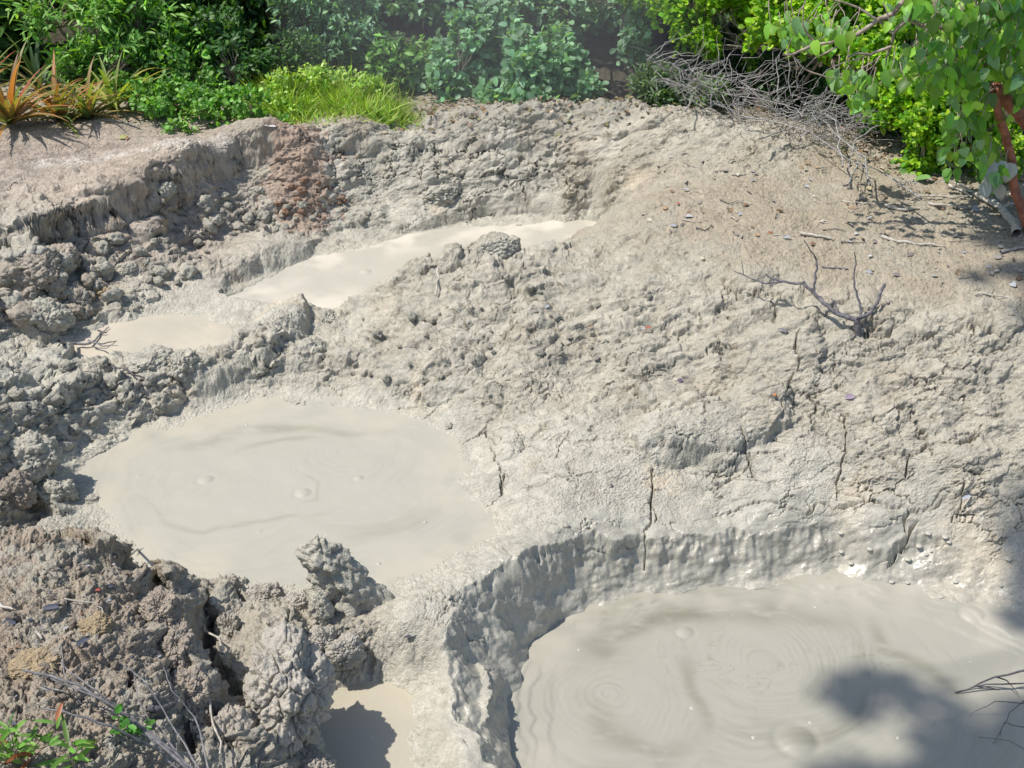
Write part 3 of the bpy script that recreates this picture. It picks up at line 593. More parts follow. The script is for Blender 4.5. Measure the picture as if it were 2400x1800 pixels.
# large single lumps: photo x, y, half-sizes, turn, seed, colour, label
BIG = [
 (945,425,.125,.11,.10,.2,1,GRY,'rounded pale mud ball stuck on the far bank above the narrow pool'),
 (330,795,.13,.10,.10,.5,2,GRY,'round grey lump below the branched twig by the small cream pool'),
 (392,800,.085,.09,.10,-.3,3,GRY,'grey block at the left foot of the long ridge between two pools'),
 (270,585,.065,.05,.05,.1,4,GRY,'squarish pale block alone on the left rubble slope'),
 (75,590,.15,.12,.14,.4,5,TAN,'largest tan cracked boulder at the left edge of the rubble slope'),
 (125,560,.09,.09,.08,.9,6,TAN,'brown jagged block leaning on the largest tan boulder'),
 (100,690,.12,.09,.13,.2,7,GRY,'pale pointed boulder at the left end of the small cream pool'),
 (170,660,.06,.05,.045,.4,8,GRY,'smooth oval clod right of the pale pointed boulder'),
 (130,640,.07,.06,.045,.9,9,ORG,'orange stained clod among grey ones on the left slope'),
 (225,640,.05,.045,.045,.3,10,ORG,'small ochre stained stone on the left slope'),
 (350,420,.07,.06,.08,.2,11,GRY,'pale upright block in the scarp below the far left flat'),
 (640,880,.075,.05,.035,.1,12,GRY,'low pebbly hump reaching into the back of the big round pool'),
 (970,925,.022,.02,.02,.1,13,GRY,'small dark clod at the right rim of the big round pool'),
 (1070,545,.12,.08,.09,.3,14,GRY,'tallest grey peak beside the narrow far pool'),
 (60,1000,.12,.11,.13,.6,15,GRY,'large lit boulder above the dark hollow at the left edge'),
 (115,1075,.085,.075,.10,.2,16,GRY,'hunched clod standing in the dark hollow at the left edge'),
 (20,1075,.09,.09,.10,.2,17,DRK,'shaded boulder at the frame edge in the dark hollow'),
 (195,1085,.03,.03,.025,.2,18,GRY,'small knob at the left shore of the big round pool'),
 (985,1108,.02,.03,.012,.5,19,GRY,'flat pale pebble on the right shore lobe of the big pool'),
 (1120,492,.03,.02,.02,.1,20,GRY,'little tan clod standing in the far end of the narrow pool'),
 (200,1365,.055,.05,.05,.1,21,ORG,'yellowish domed clod on the brown foreground soil'),
 (65,1450,.07,.06,.035,.1,22,ORG,'flat ochre clod on the brown foreground soil near the left edge'),
 (555,415,.05,.04,.04,.1,23,GRY,'grey clod below the red brown patch of the far bank'),
 (705,690,.06,.06,.05,.3,24,GRY,'crumbly clod behind the upper end of the long ridge'),
]
for i, (px, py, a, b, c, rz, sd_, colr, lab) in enumerate(BIG):
    V, F = clod_shape(sd_, 6, 1.0, rough=1.1, lob=.12, size=(a*.9, b*.9, c*.9)); me = clod_mesh('mud_clod', V, F, colr, seed=sd_)
    p = on(px, py); o = link('mud_clod', me); o.location = (p[0], p[1]+b*.4, p[2]-c*.05); o.rotation_euler = (0, 0, rz); tag(o, lab, 'mud clod')
FORE = [
 (612,1440,.265,.125,.180,.165,.25,40,(.44,.41,.35),'largest rounded crusty mud mass in the foreground, left of the cream puddle'),
 (492,1600,.22,.090,.140,.130,.1,41,(.41,.37,.31),'tall crusty mud mass below the dark crevice at the bottom of the picture'),
 (375,1385,.38,.060,.085,.085,.2,42,(.38,.33,.27),'crusty knob on the edge of the brown soil above the dark crevice'),
 (345,1300,.44,.060,.070,.070,.4,43,(.36,.31,.25),'upper crusty knob at the top corner of the brown foreground soil'),
 (405,1475,.34,.070,.085,.080,.0,44,(.38,.33,.27),'blunt grooved mud knob beside the dark crevice, middle of three'),
 (490,1345,.12,.040,.050,.080,.3,45,(.42,.39,.33),'short upright mud stub inside the dark hollow of the foreground'),
 (640,1300,.07,.055,.050,.055,.2,46,(.45,.42,.36),'crusty lump on the near shore just left of the crooked spire'),
 (570,1275,.06,.065,.045,.050,.1,47,(.44,.41,.35),'low crusty lump in the middle of the near shore of the big pool'),
 (480,1258,.06,.060,.040,.045,.1,48,(.43,.40,.34),'small crusty lump at the left end of the near shore'),
 (740,1395,.05,.070,.050,.055,.5,49,(.45,.42,.36),'cracked lump between the crooked spire and the dark blue leaf'),
 (690,1370,.07,.050,.060,.060,.2,50,(.45,.42,.36),'lump squeezed between the spire and the largest foreground mass'),
 (425,1545,.27,.050,.070,.060,.3,51,(.36,.31,.25),'brown knob beside the deep slot in the lower left foreground'),
 (650,1650,.04,.100,.075,.050,.3,52,(.42,.38,.32),'low mud mound at the bottom frame edge left of the cream puddle'),
]
for px, py, z_, a, b, c, rz, sd_, colr, lab in FORE:
    V, F = clod_shape(sd_, 7, .35, (1, 1, 1), rough=.9, lob=.15, size=(a, b, c)); o = link('mud_mass', clod_mesh('mud_mass', V, F, colr, seed=sd_)); p = P(px, py, z_)
    o.location = (p[0], p[1], z_-c*.55); o.rotation_euler = (0, 0, rz); tag(o, lab, 'mud mass')
# the crooked spire at the near shore of the big pool
def spire():
    V, F = ICO[6]; out = np.empty_like(V); off = Vector((3, 9, 1))
    for i, v in enumerate(V):
        p = Vector(v); t = (p.z+1)/2
        rad = (.115*(1-t)**.9+.024+.020*math.exp(-((t-.86)/.10)**2)) * math.sqrt(max(1-p.z**4, 0.02))
        n = Vector((p.x, p.y, p.z*.3)).normalized() if abs(p.z) < .999 else Vector((0, 0, p.z))
        a = math.atan2(p.y, p.x)
        q = Vector((math.cos(a)*rad*1.25+.13*(1-t)**1.1-.02, math.sin(a)*rad*.8, -.08+.36*t))
        k = q*11+off
        q += n*(.026*mn.noise(k)+.018*mn.noise(k*2.1)+.011*mn.noise(k*5)+.006*mn.noise(k*11)+.003*mn.noise(k*24))
        d = mn.voronoi(k*.9)[0]; q -= n*.012*max(0, 1-(d[1]-d[0])/.12)
        out[i] = q
    return out, F
V, F = spire(); p = P(722, 1290, .05); o = link('mud_spire', clod_mesh('mud_spire', V, F, GRY)); o.location = (p[0]-.02, p[1], .03)
tag(o, 'crooked grey mud spire standing on the near shore of the big pool', 'mud spire')
V, F = clod_shape(77, 5, tall=True); o = link('mud_spire', clod_mesh('mud_spire', V*np.array([.045,.04,.085]), F, GRY)); p = on(692, 1330); o.location = (p[0], p[1], p[2]+.03)
tag(o, 'short blunt mud pillar at the left foot of the crooked spire', 'mud spire')

# small loose clods, one object each, sharing a few shapes
SH = []
for i in range(10):
    V, F = clod_shape(200+i, 4, 1.0, (1, .8, .7), rough=1.8); SH.append((V, F))
CM = {}
for nm, cl in (('g', GRY), ('t', TAN), ('b', DRK), ('r', RED)):
    CM[nm] = [clod_mesh('clod', V, F, cl, .15, i, M_CLODS) for i, (V, F) in enumerate(SH)]
def scatter_clods(n, poly, sizes, kind, label, group, seed, nm='mud_clod'):
    r = random.Random(seed); xs = [q[0] for q in poly]; ys = [q[1] for q in poly]; pl = np.array(poly, float); c = 0
    while c < n:
        px, py = r.uniform(min(xs), max(xs)), r.uniform(min(ys), max(ys))
        if dpoly(np.array([px]), np.array([py]), pl)[0] > 0: continue
        p = on(px, py)
        s_ = sizes[0]*(sizes[1]/sizes[0])**(r.random()**2.0)
        o = link(nm, r.choice(CM[kind])); o.location = (p[0], p[1], p[2]+s_*.30); o.rotation_euler = (r.uniform(-.6, .6), r.uniform(-.6, .6), r.uniform(0, 6.28))
        o.scale = (s_, s_*r.uniform(.8, 1.1), s_*r.uniform(.8, 1.15)); tag(o, label, 'mud clod' if nm == 'mud_clod' else 'earth crumb', group); c += 1
scatter_clods(80, [(0,600),(60,600),(330,470),(480,420),(600,440),(560,500),(430,560),(390,620),(250,650),(180,700),(60,720),(0,680)], (.014,.055), 'g', 'small grey clod loose on the rubble slope left of the far pools', 'loose clods on the left slope', 1)
scatter_clods(25, [(0,590),(160,590),(250,640),(170,690),(0,700)], (.03,.07), 't', 'fist sized tan clod in the pile at the left end of the small pool', 'clods piled at the left edge', 2)
scatter_clods(35, [(600,400),(700,380),(760,440),(700,480),(600,470)], (.010,.035), 'r', 'small red brown clod tumbled below the red patch of the far bank', 'red clods under the far bank', 3)
scatter_clods(30, [(500,460),(620,440),(760,450),(820,470),(700,500),(560,510)], (.012,.04), 'g', 'grey pebble sized clod at the foot of the far bank by the narrow pool', 'clods at the foot of the far bank', 4)
scatter_clods(42, [(700,760),(860,620),(1080,570),(1300,560),(1450,650),(1300,780),(1000,840),(750,830)], (.010,.035), 'g', 'small pale clod on the rubble hump between the round and the far pool', 'loose clods on the middle hump', 5)
scatter_clods(35, [(0,800),(250,770),(380,850),(250,900),(100,980),(0,960)], (.012,.045), 'g', 'grey clod loose on the left bank between the small and the round pool', 'loose clods on the left bank', 6)
scatter_clods(50, [(0,1180),(300,1210),(380,1400),(330,1600),(150,1659),(0,1600)], (.006,.020), 'b', 'brown crumb of earth lying on the foreground soil at lower left', 'earth crumbs on the foreground soil', 7, 'earth_crumb')

# ------------------------------------------------------------------ sticks and twigs
def tubes(paths, nseg=5):
    """paths: list of (points, radii) -> V, F quads"""
    VV = []; FF = []; b = 0
    for pts_, rad in paths:
        pts_ = [Vector(q) for q in pts_]; n = len(pts_)
        ref = Vector((.3, .2, 1)).normalized()
        for i in range(n):
            d = (pts_[min(i+1, n-1)]-pts_[max(i-1, 0)]).normalized(); u = d.cross(ref)
            if u.length < 1e-3: u = d.cross(Vector((1, 0, 0)))
            u.normalize(); v = d.cross(u); r_ = rad[i] if hasattr(rad, '__len__') else rad
            for k in range(nseg):
                a = 2*math.pi*k/nseg; VV.append((pts_[i]+(u*math.cos(a)+v*math.sin(a))*r_)[:])
        for i in range(n-1):
            for k in range(nseg):
                k2 = (k+1) % nseg; FF.append((b+i*nseg+k, b+i*nseg+k2, b+(i+1)*nseg+k2, b+(i+1)*nseg+k))
        b += n*nseg
    return np.array(VV, np.float32), np.array(FF, np.int32)
def wood_mat(name, a, b_, sc=60, rough=.75):
    m, t, b = new_mat(name); L = t.links; tc = nd(t, 'ShaderNodeTexCoord'); n = nd(t, 'ShaderNodeTexNoise'); n.inputs['Scale'].default_value = sc; n.inputs['Detail'].default_value = 5
    L.new(tc.outputs['Object'], n.inputs['Vector']); r = nd(t, 'ShaderNodeValToRGB'); r.color_ramp.elements[0].position = .35; r.color_ramp.elements[1].position = .65
    r.color_ramp.elements[0].color = (*a, 1); r.color_ramp.elements[1].color = (*b_, 1); L.new(n.outputs[0], r.inputs[0]); L.new(r.outputs[0], b.inputs['Base Color']); b.inputs['Roughness'].default_value = rough
    bp = nd(t, 'ShaderNodeBump'); bp.inputs['Distance'].default_value = .002; L.new(n.outputs[0], bp.inputs['Height']); L.new(bp.outputs[0], b.inputs['Normal']); return m
M_TWIG = wood_mat('grey_twig', (.13,.125,.13), (.28,.27,.27)); M_TWIG2 = wood_mat('weathered_sapling', (.07,.065,.075), (.20,.19,.20)); M_PALE = wood_mat('pale_wood', (.32,.29,.24), (.58,.54,.47)); M_DARK = wood_mat('dark_twig', (.05,.045,.05), (.14,.13,.14))
M_BARK = wood_mat('bark', (.20,.155,.12), (.42,.35,.28), 40); M_REDB = wood_mat('red_bark', (.20,.065,.035), (.42,.15,.075), 30, .55)
def crook(a, b, n=7, amp=.06, r=random):
    a, b = Vector(a), Vector(b); L_ = (b-a).length; o = []
    off = Vector((0, 0, 0))
    for i in range(n):
        t = i/(n-1); o.append(a.lerp(b, t)+off*(math.sin(math.pi*t)**.5 if 0 < t < 1 else 0)); off = off*.6+Vector((r.gauss(0, 1), r.gauss(0, 1), r.gauss(0, 1)))*amp*L_*.5
    return o
def spath(pl, lift_=.004, zs_=None):
    return [tuple(on(a, b)+np.array([0, 0, lift_ if zs_ is None else zs_[i]])) for i, (a, b) in enumerate(pl)]
def fine(pl, n=3, amp=.15, r=random.Random(3)):
    o = [Vector(pl[0])]
    for a, b in zip(pl[:-1], pl[1:]):
        a, b = Vector(a), Vector(b)
        for k in range(1, n+1):
            q = a.lerp(b, k/n)
            if k < n: q += Vector((r.gauss(0, 1), r.gauss(0, 1), r.gauss(0, 1)*.5))*amp*(b-a).length/n
            o.append(q)
    return o
def taper(n, a, b): return [a+(b-a)*i/(n-1) for i in range(n)]
def twig_obj(name, branches, mat, label, cat, seg=6, group=None):
    ps = [(q, taper(len(q), a, b)) for q, a, b in branches]
    V, F = tubes(ps, seg); return tag(link(name, face_mesh(name, V, F), mat), label, cat, group)
# the dead forked sapling on the right bank: points measured in the photo, each at a height over its rooting point
bx = on(1855, 722); y0 = bx[1]
def SY(px, py, dy=0.):
    d = ray(px, py); t = (y0+dy)/d[1]; return np.array([d[0]*t, d[1]*t, CAM_H+d[2]*t])
root = bpy.data.objects.new('dead_sapling', None); COL.objects.link(root); tag(root, 'dead forked grey sapling sticking out of the right mud bank', 'dead plant')
def sap(nm, path, a, b, n=4, amp=.12):
    q = fine([Vector(v) for v in path], n, amp); V, F = tubes([(q, taper(len(q), a, b))], 7); return link(nm, face_mesh(nm, V, F), M_TWIG2, root)
sap('trunk', [SY(1853,735), SY(1852,700), SY(1851,688)], .016, .013)
fk = SY(1850, 690)
sap('branch', [fk, SY(1815,680,.03), SY(1780,655,.08), SY(1758,632,.12), SY(1735,608,.15)], .011, .007)
sap('branch', [SY(1758,632,.12), SY(1762,600,.14), SY(1763,560,.16), SY(1757,548,.16), SY(1737,520,.17)], .006, .002)
sap('branch', [SY(1740,612,.15), SY(1715,612,.16), SY(1680,605,.2), SY(1660,598,.22), SY(1655,592,.22)], .007, .002)
sap('branch', [SY(1690,608,.19), SY(1650,612,.22), SY(1620,600,.25), SY(1585,585,.28)], .005, .002)
sap('branch', [SY(1606,592,.26), SY(1603,572,.26), SY(1602,560,.26)], .002, .001)
sap('branch', [SY(1862,690,.02), SY(1858,655,.05), SY(1845,620,.08), SY(1845,590,.1), SY(1849,565,.1), SY(1845,545,.1)], .006, .002)
sap('branch', [fk, SY(1875,680,.04), SY(1895,655,.1), SY(1903,630,.13), SY(1912,613,.15)], .008, .006)
sap('branch', [SY(1813,678,.03), SY(1806,662,.05), SY(1803,650,.06)], .005, .003)
# other twigs lying about
def lay(pl, r0, r1, mat, label, lift_=.006, name='stick', cat='stick', group=None, extra=()):
    r0, r1 = r0*1.35, r1*1.35; br = [(fine(spath(pl, lift_)), r0, r1)]
    for e in extra: br.append((fine(spath(e, lift_*1.5)), r0*.6, r1*.6))
    return twig_obj(name, br, mat, label, cat, group=group)
lay([(130,752),(165,757),(195,757),(220,735),(238,722)], .006,.002, M_TWIG, 'branched grey twig lying over the near rim of the small cream pool', .035, 'twig', 'twig',
    extra=[[(195,757),(225,765),(262,757)], [(197,760),(225,770),(258,770)], [(215,735),(228,740),(236,741)]])
lay([(215,780),(240,800),(290,820),(325,828)], .004,.002, M_DARK, 'thin dark twig hanging over lumps below the small cream pool', .02, 'twig', 'twig')
lay([(278,1200),(300,1195),(335,1184)], .004,.002, M_PALE, 'short white stick on the crest of the brown foreground soil', .01)
lay([(78,1368),(92,1385)], .004,.002, M_PALE, 'tiny pale stick on foreground soil at the left', .006)
lay([(0,1310),(30,1322)], .004,.002, M_PALE, 'pale stick poking in from the left frame edge', .006)
lay([(140,1300),(200,1305),(225,1330)], .002,.001, M_PALE, 'hair thin curved stem on the foreground soil', .006)
lay([(85,1490),(140,1500),(155,1520)], .003,.001, M_PALE, 'thin bent stem near the ochre clod in the foreground', .006)
lay([(947,590),(944,618),(941,648)], .004,.003, M_PALE, 'short straight pale stick leaning on the middle hump', .02)
lay([(1730,507),(1760,513),(1798,520)], .006,.004, M_PALE, 'straight white stick behind the dead sapling', .008)
lay([(1905,514),(1940,528),(1990,532),(2042,536)], .006,.003, M_PALE, 'long cream stick lying across the right plateau', .008)
lay([(1910,448),(1940,456),(1985,454)], .006,.004, M_PALE, 'bent pale stick below the leafy bush on the right plateau', .008)
lay([(1820,438),(1850,440),(1890,446)], .003,.002, M_PALE, 'thin straw coloured stick on the middle of the right plateau', .006)
lay([(1980,427),(2040,428),(2090,428)], .004,.003, M_PALE, 'thin pale stick left of the grey fallen branch', .008)
lay([(2160,598-48),(2200,542),(2260,538)], .006,.004, M_TWIG, 'curved grey stick in the shadow at the right frame edge', .008)
lay([(1775,578),(1800,582),(1832,584)], .003,.002, M_TWIG, 'thin grey twig beside the upper fork of the dead sapling', .006)
lay([(2120,640),(2170,645),(2260,655)], .003,.002, M_PALE, 'straw stem on the shaded part of the plateau', .006)
lay([(2050,405),(2075,415),(2100,430)], .006,.004, M_PALE, 'short bleached stick under the hanging leaves', .01)
lay([(2005,444),(2045,448),(2100,452)], .005,.003, M_PALE, 'bleached stick under the end of the fallen branch', .01)
fb = twig_obj('fallen_branch', [(fine(spath([(2195,515),(2190,492),(2165,466),(2140,447)], .022), 3, .05), .022, .016), (fine(spath([(2140,447),(2115,435),(2085,415),(2060,402)], .018), 3, .05), .012, .005), (fine(spath([(2150,460),(2190,448),(2250,432)], .02), 3, .05), .008, .004)],
    M_PALE, 'grey fallen branch with a broken end at the right edge of the plateau', 'fallen branch', 10)
# dark tangle of fine roots and twigs at the lower right bank
r = random.Random(5); br = [(fine([Vector(P(a, b, z)) for a, b, z in q], 3, .08), r0, r1) for q, r0, r1 in [
  ([(2062,1496,-.235),(2100,1485,-.22),(2150,1462,-.18),(2230,1445,-.15)], .002, .004), ([(2065,1497,-.24),(2130,1478,-.23),(2240,1475,-.2)], .0015, .003), ([(2110,1482,-.23),(2160,1490,-.24)], .003, .001),
  ([(2230,1520,-.12),(2150,1515,-.18),(2095,1545,-.24)], .002, .0006), ([(2235,1580,-.12),(2170,1560,-.2),(2140,1620,-.25)], .002, .0006), ([(2230,1500,-.12),(2180,1540,-.18),(2160,1590,-.24)], .002, .0006),
  ([(2150,1462,-.18),(2175,1470,-.2),(2200,1500,-.22)], .003, .001), ([(2240,1630,-.1),(2180,1600,-.2),(2100,1590,-.25)], .0015, .0005)]]
twig_obj('twig', br, M_DARK, 'dark forked twigs trailing into the mud at the lower right edge', 'twig')

# ------------------------------------------------------------------ leaves
def leaf_mat(name, rough=.45, trans=.35, sat=1.0):
    m, t, b = new_mat(name); L = t.links; at = nd(t, 'ShaderNodeVertexColor', layer_name='Col'); L.new(at.outputs[0], b.inputs['Base Color']); b.inputs['Roughness'].default_value = rough
    b.inputs['Specular IOR Level'].default_value = .4
    tr = nd(t, 'ShaderNodeBsdfTranslucent'); mt = nd(t, 'ShaderNodeMix', data_type='RGBA', blend_type='MULTIPLY'); mt.inputs[0].default_value = 1; mt.inputs[7].default_value = (1.6, 1.7, .4, 1)
    L.new(at.outputs[0], mt.inputs[6]); L.new(mt.outputs[2], tr.inputs[0]); mx = nd(t, 'ShaderNodeMixShader'); mx.inputs[0].default_value = trans
    L.new(b.outputs[0], mx.inputs[1]); L.new(tr.outputs[0], mx.inputs[2]); L.new(mx.outputs[0], t.nodes['Material Output'].inputs[0]); return m
M_LEAF = leaf_mat('leaf'); M_LITTER = leaf_mat('dry_leaf', .7, .05)
# leaf outlines: (distance along, half width) from stalk to tip
SHAPES = {'lance': [(0,.03),(.35,.5),(.7,.36),(1,0)], 'oval': [(0,.05),(.3,.5),(.65,.46),(1,0)], 'heart': [(-.06,.22),(.12,.48),(.4,.5),(.72,.28),(1,0)], 'round': [(0,.08),(.35,.5),(.75,.42),(1,0)], 'blade': [(0,.4),(.35,.5),(.7,.35),(1,0)]}
def leaf_geo(pos, dr, nm, ln, wd, shape, fold=.18, droop=.25):
    """pos, dr (unit), nm (unit): (N,3); returns verts and tris"""
    sh = SHAPES[shape]; N = len(pos); k = len(sh); side = np.cross(dr, nm); side /= np.linalg.norm(side, axis=1, keepdims=True)+1e-9; up = np.cross(side, dr)
    V = np.empty((N, k*3, 3), np.float32)
    for i, (t, h_) in enumerate(sh):
        c = pos + dr*(ln*t)[:, None] - up*(ln*droop*t*t)[:, None]
        V[:, i*3] = c; s_ = side*(wd*h_)[:, None]; f = up*(wd*h_*fold*2)[:, None]; V[:, i*3+1] = c+s_+f; V[:, i*3+2] = c-s_+f
    T = []
    for i in range(k-1):
        a, b = i*3, i*3+3
        T += [(a, b, b+1), (a, b+1, a+1), (a, a+2, b+2), (a, b+2, b)]
    T = np.array(T); F = (T[None]+(np.arange(N)*k*3)[:, None, None]).reshape(-1, 3); return V.reshape(-1, 3), F, k*3
def unit(a): return a/(np.linalg.norm(a, axis=-1, keepdims=True)+1e-9)
def leaves_obj(name, pos, dr, nm, ln, wd, shape, cols, parent=None, mat=None, **kw):
    V, F, k = leaf_geo(pos, unit(dr), unit(nm), ln, wd, shape, **kw); me = face_mesh(name, V, F, True)
    ca = np.ones((len(V), 4), np.float32); ca[:, :3] = np.repeat(cols, k, 0); vcol(me, ca); return link(name, me, mat or M_LEAF, parent)
def pal(n, r, cols, var=.18):
    c = np.array(cols, np.float32)[r.integers(0, len(cols), n)]; return np.clip(c*(1+r.normal(0, var, (n, 1)))*(1+r.normal(0, .05, (n, 3))), .01, .9).astype(np.float32)
def shrub(name, label, cat, base, blobs, nclus, per, ln, wd, shape, cols, seed, group=None, stem=.02, mat_stem=None, twig=True, whorl=.9, gap=.0, upb=.5, hang=0., spread_=.35):
    """blobs: list of (centre xyz, radii xyz). leaf clusters fill each blob's outer part, twigs run back to the limb"""
    r = np.random.default_rng(seed); rr = random.Random(seed); root = bpy.data.objects.new(name, None); COL.objects.link(root); tag(root, label, cat, group)
    base = Vector(base); root.location = base
    vol = np.array([b[1][0]*b[1][1]*b[1][2] for b in blobs])**(.75); cnt = (nclus*vol/vol.sum()).astype(int)+1
    P_, D_ = [], []; paths = []
    for (c, R_), n in zip(blobs, cnt):
        c = np.array(c, float); R_ = np.array(R_, float); u = unit(r.normal(size=(n*3, 3))); rad = r.random((n*3, 1))**.38
        lump = .82+.25*np.array([mn.noise(Vector(q*2.2)+Vector((seed, 0, 0))) for q in u])[:, None]
        q = c+u*rad*R_*lump
        if gap: 
            g = np.array([mn.noise(Vector(v*4.5)+Vector((seed*3, 1, 2))) for v in q]); q_ok = g > gap-.35; q, u = q[q_ok], u[q_ok]
        q, u = q[:n], u[:n]; P_.append(q); D_.append(unit(u*R_.max()/R_ + np.array([0, -.25, upb]) + r.normal(0, .35, u.shape)))
        hub = Vector(c)-Vector((0, 0, R_[2]*.5)); paths.append((crook(base, hub, 8, .08, rr), taper(8, stem, stem*.45)))
        for i in rr.sample(range(len(q)), min(len(q), 60 if twig else 0)):
            paths.append((crook(hub, Vector(q[i]), 5, .08, rr), taper(5, stem*.3, stem*.08)))
    q = np.vstack(P_); d = np.vstack(D_); n = len(q)
    pos = np.repeat(q, per, 0)+r.normal(0, ln*.35, (n*per, 3)); dd = np.repeat(d, per, 0)*.6+unit(r.normal(size=(n*per, 3)))*whorl; dd[:, 2] -= hang
    nm = unit(np.array([-.25, -.35, 1.])+r.normal(0, .45, (n*per, 3)))
    L_ = ln*r.uniform(.6, 1.25, n*per); cc = pal(n*per, r, cols); cl = np.repeat(r.normal(0, .12, (n, 1)), per, 0); cc *= (1+cl)
    W_ = L_*wd
    inv = np.array(base[:]); fo = leaves_obj('foliage', (pos-inv).astype(np.float32), dd, nm, L_, W_, shape, cc, root)
    V, F = tubes([([Vector(v)-base for v in p_], rd) for p_, rd in paths], 5); link('branches', face_mesh('branches', V, F), mat_stem or M_BARK, root)
    return root
def Qd(px, py, yw):
    d = ray(px, py); t = yw/d[1]; return np.array([d[0]*t, yw, CAM_H+d[2]*t])
def bl(px, py, yw, rx, ry, rz): return (Qd(px, py, yw), (rx, ry, rz))
def gnd(px, yw): 
    q = Qd(px, 200, yw); return (q[0], yw, gz(q[0], yw)-.03)

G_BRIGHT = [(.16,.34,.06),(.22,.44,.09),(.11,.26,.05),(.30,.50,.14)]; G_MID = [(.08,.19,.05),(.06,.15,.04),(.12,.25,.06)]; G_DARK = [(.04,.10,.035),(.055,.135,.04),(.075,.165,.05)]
G_BLUE = [(.24,.42,.25),(.30,.50,.31),(.18,.33,.19)]; G_YEL = [(.42,.58,.12),(.32,.50,.08),(.52,.64,.20),(.22,.38,.07)]; G_LIME = [(.26,.46,.02),(.17,.36,.02),(.38,.56,.04)]
shrub('leafy_shrub', 'tall bright green shrub with slender whorled leaves, left above the bromeliads', 'shrub', gnd(230,7.7), [bl(210,60,7.5,.42,.4,.38), bl(120,20,7.6,.28,.3,.22), bl(300,20,7.6,.30,.3,.28), bl(250,125,7.3,.25,.2,.16), bl(180,150,7.25,.2,.15,.12), bl(300,-130,8.3,.6,.4,.3)], 560, 10, .085, .22, 'lance', G_BRIGHT, 1, gap=.36)
shrub('leafy_shrub', 'dark green shrub at the far left edge behind the red bromeliads', 'shrub', gnd(-20,7.9), [bl(-10,60,7.8,.3,.4,.45), bl(-80,-40,8,.6,.5,.5), bl(20,150,7.8,.16,.2,.2)], 500, 7, .10, .4, 'oval', G_MID, 2, gap=.2)
shrub('leafy_shrub', 'dense dark green shrub behind the low herbs, left of the grass clump', 'shrub', gnd(430,8.3), [bl(400,60,8.3,.55,.45,.45), bl(520,90,8.5,.5,.45,.45), bl(450,-60,8.5,.8,.5,.5), bl(330,140,8.1,.3,.3,.2), bl(600,40,8.5,.4,.4,.5)], 950, 8, .075, .32, 'oval', G_DARK+G_MID+G_BRIGHT[:1], 3, gap=.36)
shrub('leafy_shrub', 'blue green fine leaved bush hanging above the grass clump', 'shrub', gnd(740,8.2), [bl(740,50,7.9,.34,.3,.34), bl(700,-40,8,.45,.35,.4), bl(790,90,7.9,.14,.2,.2), bl(690,100,7.9,.14,.2,.16)], 900, 7, .06, .3, 'lance', G_BLUE+[(.09,.19,.06)], 4, gap=.2)
shrub('leafy_shrub', 'blue green lobed leaf bush behind the crest, left one of the two in the middle', 'shrub', gnd(1000,7.7), [bl(990,130,7.5,.26,.25,.3), bl(960,190,7.4,.2,.2,.14), bl(1050,70,7.7,.3,.25,.22)], 330, 9, .058, .60, 'round', G_BLUE, 5, gap=.42)
shrub('leafy_shrub', 'blue green lobed leaf bush rising behind the highest part of the crest', 'shrub', gnd(1180,7.5), [bl(1170,150,7.35,.36,.25,.24), bl(1120,215,7.15,.34,.2,.10), bl(1255,190,7.25,.16,.15,.10), bl(1160,90,7.6,.22,.2,.12)], 430, 9, .058, .60, 'round', G_BLUE, 6, gap=.42)
shrub('leafy_shrub', 'blue green leafy bough drooping over the dark gully behind the crest', 'shrub', gnd(1400,8.1), [bl(1350,60,7.6,.20,.2,.28), bl(1400,120,7.6,.13,.14,.12), bl(1340,-40,7.8,.4,.3,.3), bl(1320,140,7.6,.06,.1,.06)], 240, 9, .060, .60, 'round', G_BLUE, 7, gap=.42)
shrub('leafy_shrub', 'shaded green foliage high in the background above the blue green bushes', 'shrub', gnd(1060,8.7), [bl(1050,-20,8.4,.9,.4,.3), bl(1200,20,8.6,.5,.4,.3), bl(930,-30,8.2,.3,.3,.25)], 500, 7, .07, .55, 'round', G_BLUE+G_MID, 8, gap=.35)
shrub('leafy_shrub', 'small leaved lime green shrub along the top right behind the dead brush', 'shrub', gnd(1650,7.6), [bl(1520,30,7.1,.30,.3,.26), bl(1640,40,7.0,.42,.3,.34), bl(1780,60,6.8,.4,.3,.36), bl(1560,-80,7.3,.8,.4,.4), bl(1850,0,6.8,.5,.35,.4), bl(1650,130,6.9,.15,.2,.10)], 2500, 8, .036, .75, 'round', G_LIME, 9, gap=.34)
shrub('leafy_shrub', 'small leaved lime green bush reaching the ground at the right behind the heart leaved tree', 'shrub', gnd(2050,6.5), [bl(1950,190,6.3,.32,.25,.24), bl(2050,250,6.0,.30,.25,.30), bl(1990,330,5.95,.18,.2,.14), bl(2130,180,6.3,.4,.3,.4), bl(2150,330,5.9,.2,.2,.16), bl(1880,150,6.5,.2,.2,.2)], 2400, 8, .034, .75, 'round', G_LIME+[(.10,.27,.02)], 10, gap=.34)
shrub('leafy_shrub', 'grey green feathery bush at the right end of the crest under the dead brush', 'shrub', gnd(1440,7.0), [bl(1440,190,6.9,.20,.15,.14), bl(1400,180,6.95,.12,.12,.08), bl(1520,200,6.8,.16,.15,.10)], 330, 8, .05, .25, 'lance', [(.14,.22,.10),(.18,.26,.14),(.11,.2,.05)], 12, gap=.2)
shrub('leafy_shrub', 'dark green undergrowth behind the dead brush under the lime shrub', 'shrub', gnd(1680,7.4), [bl(1560,170,7.3,.35,.2,.16), bl(1700,180,7.1,.4,.2,.2), bl(1840,220,6.8,.35,.2,.22), bl(1900,280,6.5,.2,.15,.2)], 700, 7, .04, .6, 'oval', G_DARK, 13, gap=.2)
